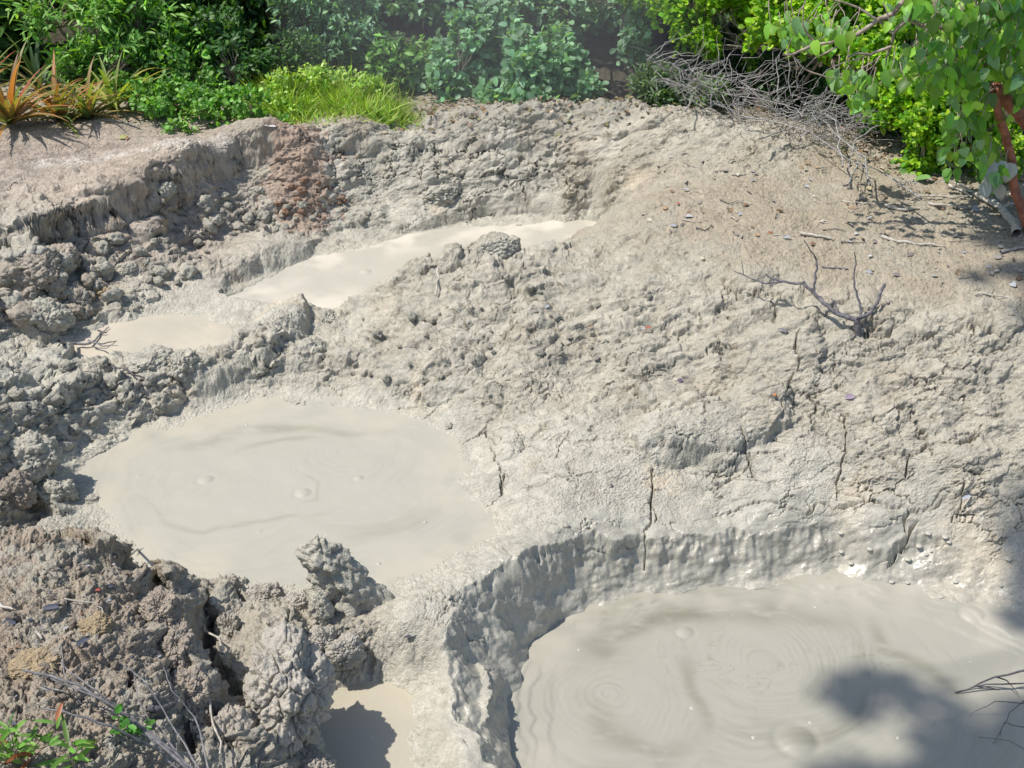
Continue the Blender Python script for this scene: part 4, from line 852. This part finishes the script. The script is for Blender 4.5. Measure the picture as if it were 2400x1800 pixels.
shrub('leafy_shrub', 'low mid green undergrowth in front of the tall shrub, behind the left herbs', 'shrub', gnd(330,7.35), [bl(300,165,7.3,.30,.15,.16), bl(400,160,7.3,.28,.15,.18), bl(190,160,7.3,.2,.12,.14), bl(350,110,7.5,.3,.2,.2)], 420, 8, .06, .45, 'oval', G_MID+G_BRIGHT[:2], 14, gap=.25)
shrub('leafy_shrub', 'low mid green undergrowth filling the gap behind the grass clump', 'shrub', gnd(540,7.5), [bl(510,150,7.4,.26,.15,.2), bl(620,130,7.6,.3,.15,.2), bl(850,130,7.7,.2,.15,.2), bl(480,90,7.7,.3,.2,.25)], 420, 8, .055, .4, 'lance', G_MID+G_DARK, 15, gap=.25)
# deep background, under shade
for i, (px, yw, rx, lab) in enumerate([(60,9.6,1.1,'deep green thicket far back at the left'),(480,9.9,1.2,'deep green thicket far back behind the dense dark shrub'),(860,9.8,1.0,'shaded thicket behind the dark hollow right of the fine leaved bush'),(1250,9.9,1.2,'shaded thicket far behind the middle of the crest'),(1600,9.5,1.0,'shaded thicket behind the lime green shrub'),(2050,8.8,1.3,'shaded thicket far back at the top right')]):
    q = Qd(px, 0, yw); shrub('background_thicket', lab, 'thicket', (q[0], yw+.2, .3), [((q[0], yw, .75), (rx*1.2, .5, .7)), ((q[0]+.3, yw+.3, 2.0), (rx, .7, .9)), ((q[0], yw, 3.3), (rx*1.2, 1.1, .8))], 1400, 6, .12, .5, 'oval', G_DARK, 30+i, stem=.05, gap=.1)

# heart leaved tree leaning in from the right
tr = bpy.data.objects.new('heart_leaved_tree', None); COL.objects.link(tr); tag(tr, 'leaning tree with red brown trunk and big heart shaped leaves, top right', 'tree')
rr = random.Random(21)
def T5(px, py, yw): return Vector(Qd(px, py, yw))
trunk = [T5(2420,500,5.25), T5(2330,400,5.25), T5(2215,262,5.25), T5(2150,190,5.3), T5(2110,120,5.5), T5(2060,40,5.6), T5(2010,-80,5.7)]
V, F = tubes([(fine(trunk, 4, .04, rr), taper(25, .036, .020)), ], 12); link('trunk', face_mesh('trunk', V, F), M_REDB, tr)
V, F = tubes([(fine([T5(2225,500,5.1), T5(2195,420,5.15), T5(2182,330,5.2), T5(2158,250,5.2), T5(2146,200,5.2)], 4, .04, rr), taper(17, .022, .017))], 10); link('trunk', face_mesh('trunk', V, F), M_REDB, tr)
bare = [([(1960,-10),(1930,30),(1900,40),(1850,75),(1800,90),(1750,100),(1712,118),(1690,118)], .016, .006), ([(1850,75),(1800,105),(1760,125),(1730,160)], .008, .003), ([(1960,40),(1930,70),(1925,100),(1880,118),(1850,115),(1830,125)], .013, .005), ([(1925,70),(1900,45),(1850,15),(1770,-5)], .009, .004),
        ([(1765,98),(1745,75),(1735,55),(1735,10)], .007, .003), ([(1700,118),(1705,95),(1712,80)], .004, .002), ([(1712,120),(1740,150),(1790,170),(1830,155)], .005, .003), ([(1925,100),(1915,125),(1912,145)], .008, .003), ([(2060,40),(2000,20),(1960,-10)], .018, .016), ([(1880,118),(1845,130),(1830,133)], .005, .003), ([(2040,60),(1990,55),(1960,40)], .016, .013)]
V, F = tubes([(fine([T5(a, b, 5.15) for a, b in q], 3, .09, rr), taper(3*(len(q)-1)+1, r0*.75, r1*.75)) for q, r0, r1 in bare], 7); link('branches', face_mesh('branches', V, F), M_BARK, tr)
r = np.random.default_rng(22); hp = []; hd = []
for px, py, n, sx, sy in [(2050,30,46,60,50),(2140,60,60,70,60),(2190,120,40,40,60),(2000,110,12,40,25),(2090,130,42,50,40),(2020,160,26,70,25),(2110,190,14,30,25),(2080,260,16,34,28),(2205,200,12,20,30),(2130,330,10,40,20),(2060,340,6,20,20),(2150,375,9,22,18),(1830,165,10,30,22),(1790,60,10,40,30),(1700,60,8,40,30),(2180,20,40,50,40),(2150,-80,60,110,50),(1960,20,12,30,30),(1860,200,6,20,20)]:
    for k in range(int(n*2.9)):
        a, b = px+r.normal(0, sx*.7), py+r.normal(0, sy*.7); hp.append(Qd(a, b, 5.35+r.uniform(-.36, .30))); hd.append((r.normal(-.2, .6), r.normal(-.5, .4), -1+r.normal(0, .35)))
hp = np.array(hp); hd = np.array(hd); n = len(hp)
leaves_obj('foliage', hp.astype(np.float32), hd, unit(np.array([-.5, -.7, .65])+r.normal(0, .45, (n, 3))), r.uniform(.034, .078, n), r.uniform(.027, .054, n), 'heart', pal(n, r, [(.19,.40,.05),(.14,.32,.05),(.28,.50,.06),(.20,.36,.16)], .28), tr, fold=.22, droop=.3)
pt_ = []
for i in range(n):
    if i % 2 == 0: pt_.append((crook(hp[i], Vector(hp[i])+Vector((rr.uniform(-.03, .1), .05, rr.uniform(.03, .09))), 4, .1, rr), taper(4, .0015, .003)))
V, F = tubes(pt_, 4); o = link('twigs', face_mesh('twigs', V, F), M_BARK, tr); o['kind'] = 'stuff'
# pale curled leaves hanging at the bottom of the tree
hp = np.array([Qd(a, b, 5.15) for a, b in [(2135,370),(2150,385),(2168,350),(2185,355),(2140,350),(2160,400),(2128,395)]]); n = len(hp)
leaves_obj('dry_leaves', hp.astype(np.float32), np.array([(r.normal(0, .3), -.3, -1) for _ in range(n)]), unit(np.array([-.4, -.9, .3])+r.normal(0, .3, (n, 3))), r.uniform(.07, .11, n), r.uniform(.045, .07, n), 'heart', pal(n, r, [(.55,.56,.52),(.42,.45,.40),(.35,.42,.30)], .1), tr, M_LITTER)

# grey dead brush tangle on the right end of the crest
rr = random.Random(31); ps = []
for k in range(230):
    a, b = rr.uniform(1390, 1860), 0; b = 120+(a-1390)*.30+rr.uniform(-10, 75)*(1 if a > 1450 else .7); st_ = Vector(Qd(a, b, 6.75-(a-1390)*.0012+rr.uniform(-.25, .3)))
    ang = rr.choice([rr.gauss(.2, .5), rr.gauss(-.7, .35), rr.gauss(1.3, .4)]); L_ = rr.uniform(.12, .42); en = st_+Vector((math.cos(ang)*L_, rr.gauss(0, .12), math.sin(ang)*L_*rr.choice([-1, 1, 1])*.8)); g_ = gz(en.x, en.y)+.01; en.z = max(en.z, g_); st_.z = max(st_.z, gz(st_.x, st_.y)+.01)
    q = crook(st_, en, 7, .13, rr); q = [Vector((v.x, v.y, max(v.z, gz(v.x, v.y)+.004))) for v in q]; ps.append((q, taper(7, rr.uniform(.0012, .0036), .0008)))
    if rr.random() < .6:
        m_ = q[3]; ps.append((crook(m_, m_+Vector((rr.gauss(0, .1), rr.gauss(0, .06), rr.gauss(0, .09))), 5, .15, rr), taper(5, .002, .0008)))
for q in [[(1820,360),(1815,300),(1805,260),(1740,235)],[(1900,270),(1850,300),(1840,330),(1835,370)],[(1880,400),(1870,340),(1830,310),(1760,250)],[(1640,300),(1700,280),(1760,260),(1830,240)],[(1600,250),(1680,265),(1750,285),(1880,370)],[(1480,170),(1560,200),(1650,215),(1720,235)],[(1830,400),(1845,370),(1855,345),(1850,320)],[(1990,430),(1920,380),(1850,350)],[(1480,240),(1500,200),(1560,150)]]:
    ps.append((fine([Vector(on(a, b))*.0+Vector(Qd(a, b, max(5.2, min(6.6, 6.6-(b-200)*.006)))) for a, b in q], 3, .08, rr), taper(3*(len(q)-1)+1, .005, .002)))
V, F = tubes(ps, 5); tag(link('dead_brush', face_mesh('dead_brush', V, F), wood_mat('bleached_twig', (.19,.18,.175), (.42,.40,.385))), 'tangle of bleached dead branches on the right end of the crest', 'dead brush')

# bromeliads at the left
def bromeliad(px, py, yw, n, L_, cols, label, seed, tilt=0):
    r = np.random.default_rng(seed); q = Qd(px, py, yw); z0 = gz(q[0], yw); root = bpy.data.objects.new('bromeliad', None); COL.objects.link(root); root.location = (q[0], yw, z0); tag(root, label, 'bromeliad', None)
    for k in range(n):
        az = k*2.4+r.normal(0, .2); el = r.uniform(.25, 1.4); ln = L_*r.uniform(.75, 1.15); d = Vector((math.cos(az)*math.cos(el), math.sin(az)*math.cos(el), math.sin(el)))
        m_ = 10; P3 = []; p = Vector((0, 0, .0)); sag = r.uniform(.5, 2.4)
        for i in range(m_): P3.append(p.copy()); p = p+d*(ln/m_); d = (d+Vector((math.cos(az)*.05, math.sin(az)*.05, -.11*sag*(i/m_+.25)))).normalized()
        V = []; s_ = Vector((-math.sin(az), math.cos(az), 0)); w_ = ln*.032
        for i, c in enumerate(P3):
            ww = w_*(1-.55*abs(i/m_-.25))*(1-(i/(m_-1))**3)+.0008; u = Vector((0, 0, 1))*ww*.45
            V += [(c+s_*ww+u)[:], c[:], (c-s_*ww+u)[:]]
        F = []
        for i in range(m_-1): F += [(i*3, i*3+1, i*3+4, i*3+3), (i*3+1, i*3+2, i*3+5, i*3+4)]
        V = np.array(V, np.float32); me = face_mesh('leaf', V, np.array(F)); c0 = np.array(cols[r.integers(0, len(cols))]); c1 = np.array(cols[r.integers(0, len(cols))]); t = np.repeat(np.arange(m_)/(m_-1), 3)[:, None]
        ca = np.ones((len(V), 4), np.float32); ca[:, :3] = (c0*(1-t)+c1*t)*(1+r.normal(0, .1)); vcol(me, ca); link('leaf', me, M_LEAF, root)
BR_R = [(.42,.13,.06),(.50,.22,.10),(.20,.24,.07),(.30,.26,.08),(.16,.22,.06)]; BR_G = [(.12,.20,.06),(.20,.27,.09),(.30,.30,.10),(.36,.20,.10)]
bromeliad(10,215,6.5,46,.50,BR_R+BR_G,'large red and orange bromeliad cut by the left frame edge',1)
bromeliad(118,225,6.66,32,.42,BR_G+BR_R[:2],'olive and pink bromeliad between the red one and the upright green one',2)
bromeliad(185,222,6.68,34,.42,BR_G,'upright olive green bromeliad in front of the tall bright shrub',3)
bromeliad(240,195,6.85,20,.45,[(.33,.36,.08),(.42,.36,.08),(.2,.28,.07)],'yellow banded bromeliad at the right end of the row',4)
bromeliad(70,130,7.3,20,.45,[(.07,.13,.05),(.10,.16,.06)],'dark green bromeliad standing in shade behind the others',5)
bromeliad(-60,180,7.0,26,.5,BR_R,'olive bromeliad just beyond the left frame edge',6)

# low herbs between bromeliads and grass
HL = ['low bright herb right of the yellow banded bromeliad','leafy herb patch below the dark shrub, second from the bromeliads','tallest low herb in the middle of the green verge','small herb at the foot of the verge left of the grass','bright nettle like herb just left of the grass clump','herb in front of the dense dark shrub, with reddish stems','sparse herb on the bare soil edge of the verge','herb tucked under the left side of the grass clump']
for i, (px, py, yw) in enumerate([(a_, b_, c_-.34) for a_, b_, c_ in [(290,195,7.2),(340,200,7.15),(390,190,7.25),(440,225,6.95),(495,205,7.1),(420,205,7.2),(330,225,6.95),(540,220,6.95)]]):
    q = Qd(px, py, yw); z0 = gz(q[0], yw); shrub('low_herb', HL[i], 'herb', (q[0], yw, z0), [((q[0], yw, z0+.10), (.10+.03*(i%3), .10, .05+.03*((i*2)%3))), ((q[0]+.15, yw-.10, z0+.02), (.12, .06, .03)), ((q[0]-.10, yw+.1, z0+.13), (.06, .06, .09))], 70, 5, .036, .60, 'oval', G_BRIGHT+[(.12,.28,.05)], 50+i, stem=.004)
HL2 = ['low leafy weed right of the grass clump below the dark hollow','sparse green weed left of the soil mound behind the crest']
for i, (px, py, yw) in enumerate([(860,190,7.6),(915,170,7.8)]):
    q = Qd(px, py, yw); z0 = gz(q[0], yw); shrub('low_herb', HL2[i], 'herb', (q[0], yw, z0), [((q[0], yw, z0+.15), (.25, .2, .2))], 110, 5, .07, .4, 'lance', G_MID+G_BRIGHT, 70+i, stem=.004)
for i, (px, py, yw) in enumerate([(620,215,6.9),(700,190,7.1),(770,205,7.0)]):
    q = Qd(px, py, yw); z0 = gz(q[0], yw); shrub('low_herb', ['fine yellow green herb mixed into the left part of the grass clump','fine yellow green herb in the middle of the grass clump','fine yellow green herb in the right part of the grass clump'][i], 'herb', (q[0], yw, z0), [((q[0], yw, z0+.16), (.24, .16, .11)), ((q[0]+.1, yw-.1, z0+.08), (.2, .12, .08))], 260, 6, .028, .5, 'oval', G_YEL, 90+i, stem=.003, gap=.3)
# grass clump: nobody could count its blades
r = np.random.default_rng(81); n = 15000; gp = []; 
cx_ = [(640,215,6.85,.33),(715,215,6.85,.36),(780,215,6.85,.26),(700,180,7.2,.4),(600,200,7.0,.25),(760,180,7.2,.3)]
k = r.integers(0, len(cx_), n); ctr = np.array([[Qd(a, b, c)[0], c, w_] for a, b, c, w_ in cx_])[k]
gx_ = ctr[:, 0]+r.normal(0, .45, n)*ctr[:, 2]; gy_ = ctr[:, 1]+r.normal(0, .25, n)*ctr[:, 2]; gzv = gs(gx_.astype(float), gy_.astype(float))
pos = np.stack([gx_, gy_, gzv-.01], -1); hgt = r.uniform(.05, .27, n)*(.75+.9*np.array([mn.noise(Vector((a_*5, b_*5, 0))) for a_, b_ in zip(gx_, gy_)]))*(1+.5*(r.random(n) < .05))*(1-.5*np.clip(np.hypot(gx_-ctr[:, 0], (gy_-ctr[:, 1])*1.5)/ctr[:, 2], 0, 1)); dr_ = np.stack([r.normal(0, .9, n), r.normal(-.15, .5, n), np.ones(n)], -1)
o = leaves_obj('grass', pos.astype(np.float32), dr_, np.stack([r.normal(0, 1, n), r.normal(-1, .4, n), np.full(n, .3)], -1), hgt, np.full(n, .006), 'blade', pal(n, r, G_YEL+[(.30,.36,.10)], .2), droop=.35); tag(o, 'bright yellow green grass clump at the back of the mud flat', 'grass', kind='stuff')

# foreground lower-left: dry stems and green sprouts
rr = random.Random(41); root = bpy.data.objects.new('dry_stems', None); COL.objects.link(root); tag(root, 'bundle of long dry grey stems fanning over the lower left corner', 'dry stems')
def FS(a, b, h_): q = on(a, b); return Vector(q)+Vector((0, 0, h_))
for q, r0, r1 in [([(420,1690),(300,1600),(180,1530),(60,1490)], .005, .003), ([(430,1690),(330,1620),(230,1560),(120,1510)], .004, .002), ([(400,1690),(290,1590),(220,1540),(160,1500),(140,1470)], .003, .0015), ([(440,1690),(370,1590),(320,1520),(270,1470)], .003, .001),
                  ([(350,1640),(250,1610),(150,1590),(100,1575)], .004, .002), ([(455,1690),(430,1600),(380,1540),(360,1480)], .003, .001), ([(420,1690),(350,1610),(320,1600),(250,1580)], .003, .001), ([(180,1540),(150,1500),(145,1440)], .002, .001), ([(360,1640),(310,1560),(300,1500)], .0025, .001)]:
    v = [FS(a, b, .03+.05*math.sin(i/len(q)*3.1)) for i, (a, b) in enumerate(q)]; w_ = fine(v, 4, .05, rr); V, F = tubes([(w_, taper(len(w_), r0, r1))], 6); link('stem', face_mesh('stem', V, F), M_TWIG, root)
lay([(325,1551),(345,1552),(378,1540)], .008,.006, M_DARK, 'short thick dark stick propped among the dry stems', .03)
lay([(485,1440),(448,1370),(455,1355)], .003,.002, M_PALE, 'thin curved grass stem in the dark crevice of the foreground', .05)
lay([(457,1546),(462,1580),(480,1660)], .003,.002, M_PALE, 'thin upright pale stem left of the big foreground lump', .05)
def sprout(px, py, n, L_, wd_, cols, label, seed, shape='lance', hgt=.12, spread=.06):
    r = np.random.default_rng(seed); q = on(px, py); root = bpy.data.objects.new('green_sprout', None); COL.objects.link(root); root.location = q; tag(root, label, 'sprout')
    ps = []; pos = []; dd = []; rr = random.Random(seed)
    for k in range(max(2, n//6)):
        e = Vector((rr.gauss(0, spread), rr.gauss(0, spread*.5), hgt*rr.uniform(.6, 1.1))); c = crook((0, 0, 0), e, 6, .1, rr); ps.append((c, taper(6, .0025, .001)))
        for j in range(6):
            t = c[min(5, 1+j)]; pos.append(t[:]); a = rr.uniform(0, 6.28); dd.append((math.cos(a), math.sin(a)*.7-.2, rr.uniform(.2, 1.2)))
    pos = np.array(pos, np.float32); m_ = len(pos); leaves_obj('foliage', pos, np.array(dd), unit(np.array([0, -.4, 1.])+r.normal(0, .3, (m_, 3))), L_*r.uniform(.7, 1.2, m_), L_*wd_*r.uniform(.8, 1.2, m_), shape, pal(m_, r, cols), root)
    V, F = tubes(ps, 4); link('stem', face_mesh('stem', V, F), M_BARK, root)
SPG = [(.14,.30,.05),(.2,.38,.08),(.1,.22,.04)]
sprout(60,1655,40,.052,.2,SPG+[(.35,.12,.06)],'leafy green sprout with a few red leaves in the bottom left corner',1,hgt=.10,spread=.055)
sprout(15,1645,20,.045,.25,SPG,'green sprout cut by the left frame edge near the bottom',2,hgt=.11,spread=.05)
sprout(160,1665,14,.085,.16,SPG,'narrow grass like sprout right of the corner sprout',3,hgt=.08,spread=.03)
sprout(255,1590,16,.026,.55,[(.08,.24,.04),(.1,.3,.05)],'tiny round leaved sprig between the dry stems',4,'round',.08,.05)
sprout(300,1590,12,.022,.6,[(.08,.24,.04),(.1,.3,.05)],'right hand tiny sprig growing among the dry stems',5,'round',.05,.03)

# ------------------------------------------------------------------ fallen leaves, each one an object
def litter(px, py, L_, wd_, rz, col_, label, lean=.35, group=None, seed=0):
    q = on(px, py); r = random.Random(int(px*7+py)); d = np.array([[math.cos(rz), math.sin(rz), 0]]); n_ = np.array([[r.gauss(0, lean), -.25+r.gauss(0, lean), 1]])
    off = np.array([[0, 0, .006]]); o = leaves_obj('fallen_leaf', (off-d*L_*.5).astype(np.float32), d, n_, np.array([L_]), np.array([L_*wd_]), 'oval', np.array([col_], np.float32), None, M_LITTER, fold=.25, droop=r.uniform(-.3, .4))
    o.location = q; tag(o, label, 'fallen leaf', group); return o
SLATE, ORA, SIL, PUR, BRN, WHT = (.055,.065,.09), (.38,.16,.07), (.40,.41,.43), (.15,.11,.18), (.22,.13,.08), (.6,.6,.6)
for a in [(888,1380,.045,.45,.1,SLATE,'dark slate blue leaf on the pebbly shore below the big pool'),(1836,862,.055,.38,.2,(.33,.25,.34),'curled purple grey leaf on the right bank below the sapling'),(2088,1080,.06,.22,.45,(.45,.47,.52),'long silvery leaf above the right side of the pit'),
          (1670,860,.045,.28,-.9,ORA,'orange leaf standing in a crack of the right bank'),(1471,825,.035,.5,.7,PUR,'small violet leaf in the middle of the right bank'),(1692,718,.05,.3,-.5,(.2,.2,.22),'grey leaf left of the dead sapling'),
          (2085,548-0,.035,.3,.1,SIL,'silvery leaf on plateau below the long cream stick'),(2262,517,.04,.3,.2,BRN,'brown leaf at the plateau edge'),(2110,455,.05,.9,.1,(.4,.38,.42),'large lilac grey dead leaf beside the fallen branch'),
          (2265-0,468,.05,.3,.1,BRN,'rust leaf beyond the fallen branch'),(2190,685,.055,.35,0,ORA,'orange leaf in the shadow at the right frame edge'),(2218-0,480,.04,.3,.2,ORA,'orange leaf behind the thick end of the fallen branch'),
          (1880,590,.05,.35,.1,SIL,'pair like silver leaf right of the sapling top'),(2020,600,.045,.3,.1,SIL,'silver leaf between sapling and shadow'),(2140,598-20,.05,.3,.2,SIL,'pale leaf just below the plateau shadow'),
          (1880,588-30,.03,.4,.3,WHT,'white flake behind the sapling'),(1878-0,475,.04,.3,.2,(.3,.3,.33),'dark grey leaf under the bent pale stick'),(1665,505,.03,.4,.1,ORA,'tiny orange leaf at the left of the plateau'),(1700,517,.045,.3,0,(.3,.33,.38),'blue grey leaf next to the tiny orange leaf'),
          (1465,443,.022,.5,.2,(.45,.07,.05),'tiny red leaf where the slope meets the plateau'),(1490,458,.03,.4,.3,SIL,'silver scrap beside the tiny red leaf'),(1519,562,.03,.8,.4,(.72,.66,.5),'round cream petal on the brown slope'),(1850,508-0,.03,.4,.2,WHT,'white scrap right of the straight white stick'),
          (1275,740-30,.03,.3,.2,BRN,'thin brown leaf on the middle hump'),(1400,712,.03,.3,.2,(.42,.1,.06),'red scrap on the slope right of the middle hump'),(1390,713,.025,.4,.2,SIL,'silver scrap touching the red one on the slope'),(1180,667,.035,.5,1.2,SIL,'silvery leaf on the middle hump behind the straight stick'),
          (25,1352,.045,.5,.1,SLATE,'slate leaf on brown foreground soil near the left edge'),(180,1390,.045,.4,.9,SLATE,'slate leaf against the yellowish domed clod'),(115,1315,.06,.25,.2,(.08,.09,.12),'long dark leaf in the middle of the foreground soil'),(130,1318,.03,.3,.3,SIL,'silver leaf lying on the long dark leaf'),
          (145,1370-10,.03,.3,1.2,SIL,'small silver leaf left of the yellowish domed clod'),(240,1272,.03,.4,.8,SLATE,'blue flake near the top of the foreground soil'),(213,1278,.02,.5,.3,(.35,.08,.05),'tiny red scrap near the top of the foreground soil'),(235,1300,.028,.4,.3,SIL,'silver flake below the blue one on the foreground soil'),
          (2136,1390,.03,.6,.3,(.07,.06,.05),'black crumpled leaf floating on the front pit mud'),(1320,1050,.018,.5,1.5,(.15,.12,.1),'dark seed husk on the smooth mud between pools'),(985,1107,.03,.5,1.0,(.4,.42,.45),'pale leaf half sunk on the shore lobe of the big pool'),
          (716+0,1590,.02,.5,.2,SIL,'pale flake on the cream puddle shore'),(975,345,.035,.45,1.1,WHT,'white leaf on the far bank below the crest'),(1358,370,.035,.3,.9,(.7,.66,.6),'cream leaf in the roots of the far bank'),(575,275,.04,.3,.1,WHT,'white chip on the far flat, left of a larger one'),(590,310-35,.05,.35,.1,WHT,'larger white chip on the far flat below the grass clump'),
          (270,300,.06,.7,.3,(.40,.40,.16),'olive yellow leaf on the far left flat'),(1995,392,.10,.5,.1,(.17,.32,.09),'green fallen leaf under the lime bush'),(1955,375,.08,.5,.3,(.2,.36,.12),'green fallen leaf nearest the dead brush')]:
    litter(*a)
rr = random.Random(51); k = 0
while k < 130:
    a, b = rr.uniform(1380, 2212), rr.uniform(340, 660)
    if b > 330+(a-1380)*.0 and (b < 480+(a-1380)*.22): litter(a, b, rr.uniform(.016, .046), rr.uniform(.25, .6), rr.uniform(0, 6.28), rr.choice([SIL, BRN, (.3,.27,.24), (.5,.46,.4), (.36,.24,.14), (.2,.18,.17)]), 'small scrap of dry leaf strewn over the right plateau', .4, 'leaf scraps on the plateau'); k += 1
for k in range(60):
    a, b = rr.uniform(0, 380), rr.uniform(1200, 1600); litter(a, b, rr.uniform(.008, .02), rr.uniform(.25, .6), rr.uniform(0, 6.28), rr.choice([SLATE, (.1,.1,.12), BRN, (.3,.28,.3)]), 'tiny dark leaf scrap strewn over the foreground soil', .4, 'leaf scraps on the foreground soil')

# ------------------------------------------------------------------ tall tree beyond the right edge, its boughs reach over the place and throw the soft shadows
tt = bpy.data.objects.new('tall_tree', None); COL.objects.link(tt); tag(tt, 'tall overhanging tree rooted beyond the right edge, boughs above the picture', 'tree'); tt.location = (5.4, 4.6, .4)
B0 = Vector((5.6, 4.8, .3)); top = Vector((4.2, 5.0, 10.2)); ps = [(crook(B0, top, 12, .02, rr), taper(12, .18, .08))]
targets = []      # (photo point on the ground, clump radius)
for px, py, rd, n in [(1850,1500,.07,90),(1920,1480,.035,20),(1990,1500,.03,18),(2060,1530,.03,18),(2050,1585,.09,120),(2110,1620,.08,90),(2215,1540,.07,70),(2190,1590,.07,60),(2180,1500,.04,30),(1960,1650,.05,40),(2220,1180,.06,50),(2215,1640,.10,100),(2230,1330,.06,50),(2235,1250,.06,60),(2240,1100,.07,50),(1800,1668,.07,70),(1900,1675,.06,50),(2160,520,.05,50),(2210,525,.07,60),(2200,590,.05,60),(2260,600,.10,80),(2120,600,.03,14),(2280,690,.08,50),(2330,540,.15,60)]:
    g = hit(px, py); targets.append((Vector(g)+SUN*rr.uniform(9.2, 10.8), rd, n))
pos = []; 
for c, rd, n in targets:
    mid = top.lerp(c, .5)+Vector((0, 0, .6)); ps.append(([top.lerp(mid, k/5)+Vector((rr.gauss(0, .03), rr.gauss(0, .03), 0)) for k in range(6)]+[mid.lerp(c, k/5) for k in range(1, 6)], taper(11, .016, .004)))
    for k in range(n): pos.append((c+Vector((rr.gauss(0, 1), rr.gauss(0, 1), rr.gauss(0, 1.6)))*rd*.6)[:])
nsm = len(pos)
for k in range(1600):
    u = Vector((rr.gauss(0, 1), rr.gauss(0, 1), rr.gauss(0, 1))).normalized()*rr.random()**.4; pos.append((top.x+1.2+u.x*1.6, top.y+.2+u.y*1.6, top.z-.8+u.z*1.8))
pos = np.array(pos); n = len(pos); r = np.random.default_rng(91); off = np.array(tt.location[:])
leaves_obj('foliage', (pos-off).astype(np.float32), r.normal(size=(n, 3)), r.normal(size=(n, 3))+np.array([0, 0, 1.2]), np.where(np.arange(n) < nsm, .6, 1)*r.uniform(.10, .18, n), np.where(np.arange(n) < nsm, .6, 1)*r.uniform(.07, .12, n), 'oval', pal(n, r, G_MID), tt)
V, F = tubes([([v-Vector(off) for v in q], rd) for q, rd in ps], 8); link('trunk', face_mesh('trunk', V, F), M_BARK, tt)

# ------------------------------------------------------------------ steam drifting behind the crest
import bmesh
bm = bmesh.new(); bmesh.ops.create_icosphere(bm, subdivisions=4, radius=1)
c = Qd(1090, 60, 7.05)
for v in bm.verts:
    q = v.co.copy(); k_ = 1+.28*mn.noise(q*1.3)+.12*mn.noise(q*3); v.co = Vector((q.x*1.25*k_+c[0]+q.z*.2, q.y*.55*k_+c[1], q.z*1.0*k_+c[2]+.15))
me = bpy.data.meshes.new('steam'); bm.to_mesh(me); bm.free()
m = bpy.data.materials.new('steam'); m.use_nodes = True; t = m.node_tree; t.nodes.remove(t.nodes['Principled BSDF']); pv = t.nodes.new('ShaderNodeVolumePrincipled')
pv.inputs['Color'].default_value = (.92, .94, .95, 1); pv.inputs['Density'].default_value = .15; pv.inputs['Anisotropy'].default_value = .1
t.links.new(pv.outputs[0], t.nodes['Material Output'].inputs['Volume']); m.cycles.homogeneous_volume = True if hasattr(m, 'cycles') else None
me.materials.append(m); tag(link('steam', me), 'thin pale steam drifting in front of the dark gap behind the crest', 'steam', kind='stuff')

# bubbles and splash blisters on and beside the liquid mud
V, F = ICO[4]; V = V[:]; bme = [face_mesh('bubble', V*np.array([1, 1, .45]), F) for _ in range(1)][0]; ca = np.ones((len(V), 4), np.float32); ca[:, :3] = c3(.43,.415,.35); vcol(bme, ca); bme.materials.append(pool_mat('bubble_mud', .22))
rr = random.Random(61)
def bubbles(key, n, box, sz, label, group, ground=False):
    c = 0; tries = 0
    while c < n and tries < 5000:
        tries += 1
        px, py = rr.uniform(box[0], box[2]), rr.uniform(box[1], box[3]); q = P(px, py, POOLS[key][0]); ins = float(dpoly(np.array([q[0]]), np.array([q[1]]), PP[key])[0])
        if ground: q = on(px, py)
        elif ins > -.02: continue
        s_ = rr.uniform(*sz); o = link('mud_bubble', bme); o.location = (q[0], q[1], q[2]+s_*.05); o.scale = (s_, s_*rr.uniform(.85, 1.1), s_); tag(o, label, 'bubble', group); c += 1
bubbles('A', 16, (230,880,1000,1240), (.004,.010), 'tiny round bubble on the big pool left of centre', 'bubbles on the big round pool')
bubbles('D', 22, (1200,1280,2150,1640), (.004,.010), 'tiny bubble floating on the front pit mud', 'bubbles on the front pit')
bubbles('D', 24, (1780,1150,2190,1330), (.005,.014), 'shiny blister of wet mud on the right shore of the front pit', 'blisters on the wet shore of the front pit', True)
bubbles('E', 1, (790,1560,830,1600), (.011,.012), 'single small bubble on the cream puddle at the bottom', None)
# leaf litter along the edge of the plants
r = np.random.default_rng(71); n = 2600; lx = r.uniform(-3.3, 3.2, n); ly = np.where(lx < .6, r.normal(7.05, .22, n), np.where(lx < 1.7, r.normal(7.0, .2, n), r.normal(6.3, .35, n)-.25*(lx-2)))
lz = gs(lx.astype(float), ly.astype(float)); pos = np.stack([lx, ly, lz+.012], -1); d_ = r.normal(size=(n, 3)); d_[:, 2] *= .15
o = leaves_obj('leaf_litter', pos.astype(np.float32), d_, r.normal(0, .35, (n, 3))+np.array([0, -.2, 1.]), r.uniform(.02, .055, n), r.uniform(.010, .024, n), 'oval', pal(n, r, [(.24,.16,.09),(.34,.26,.17),(.16,.11,.07),(.40,.34,.26),(.20,.20,.08)], .25), None, M_LITTER)
tag(o, 'brown dry leaf litter strewn along the foot of the bushes', 'leaf litter', kind='stuff')

# short dry twigs strewn over the right plateau
rr = random.Random(131); k = 0
while k < 46:
    a, b = rr.uniform(1420, 2200), rr.uniform(330, 640)
    if b < 470+(a-1380)*.2:
        L_ = rr.uniform(15, 60); an = rr.gauss(0, .25); twig_obj('stick', [(fine(spath([(a, b), (a+L_*.5, b+rr.gauss(0, 4)), (a+L_, b+an*L_*.4)], .005), 2, .12), rr.uniform(.0015, .004), .001)], rr.choice([M_PALE, M_PALE, M_TWIG, M_DARK]), 'short thin dry twig lying among the leaf scraps of the right plateau', 'stick', 5, 'thin twigs strewn over the plateau'); k += 1
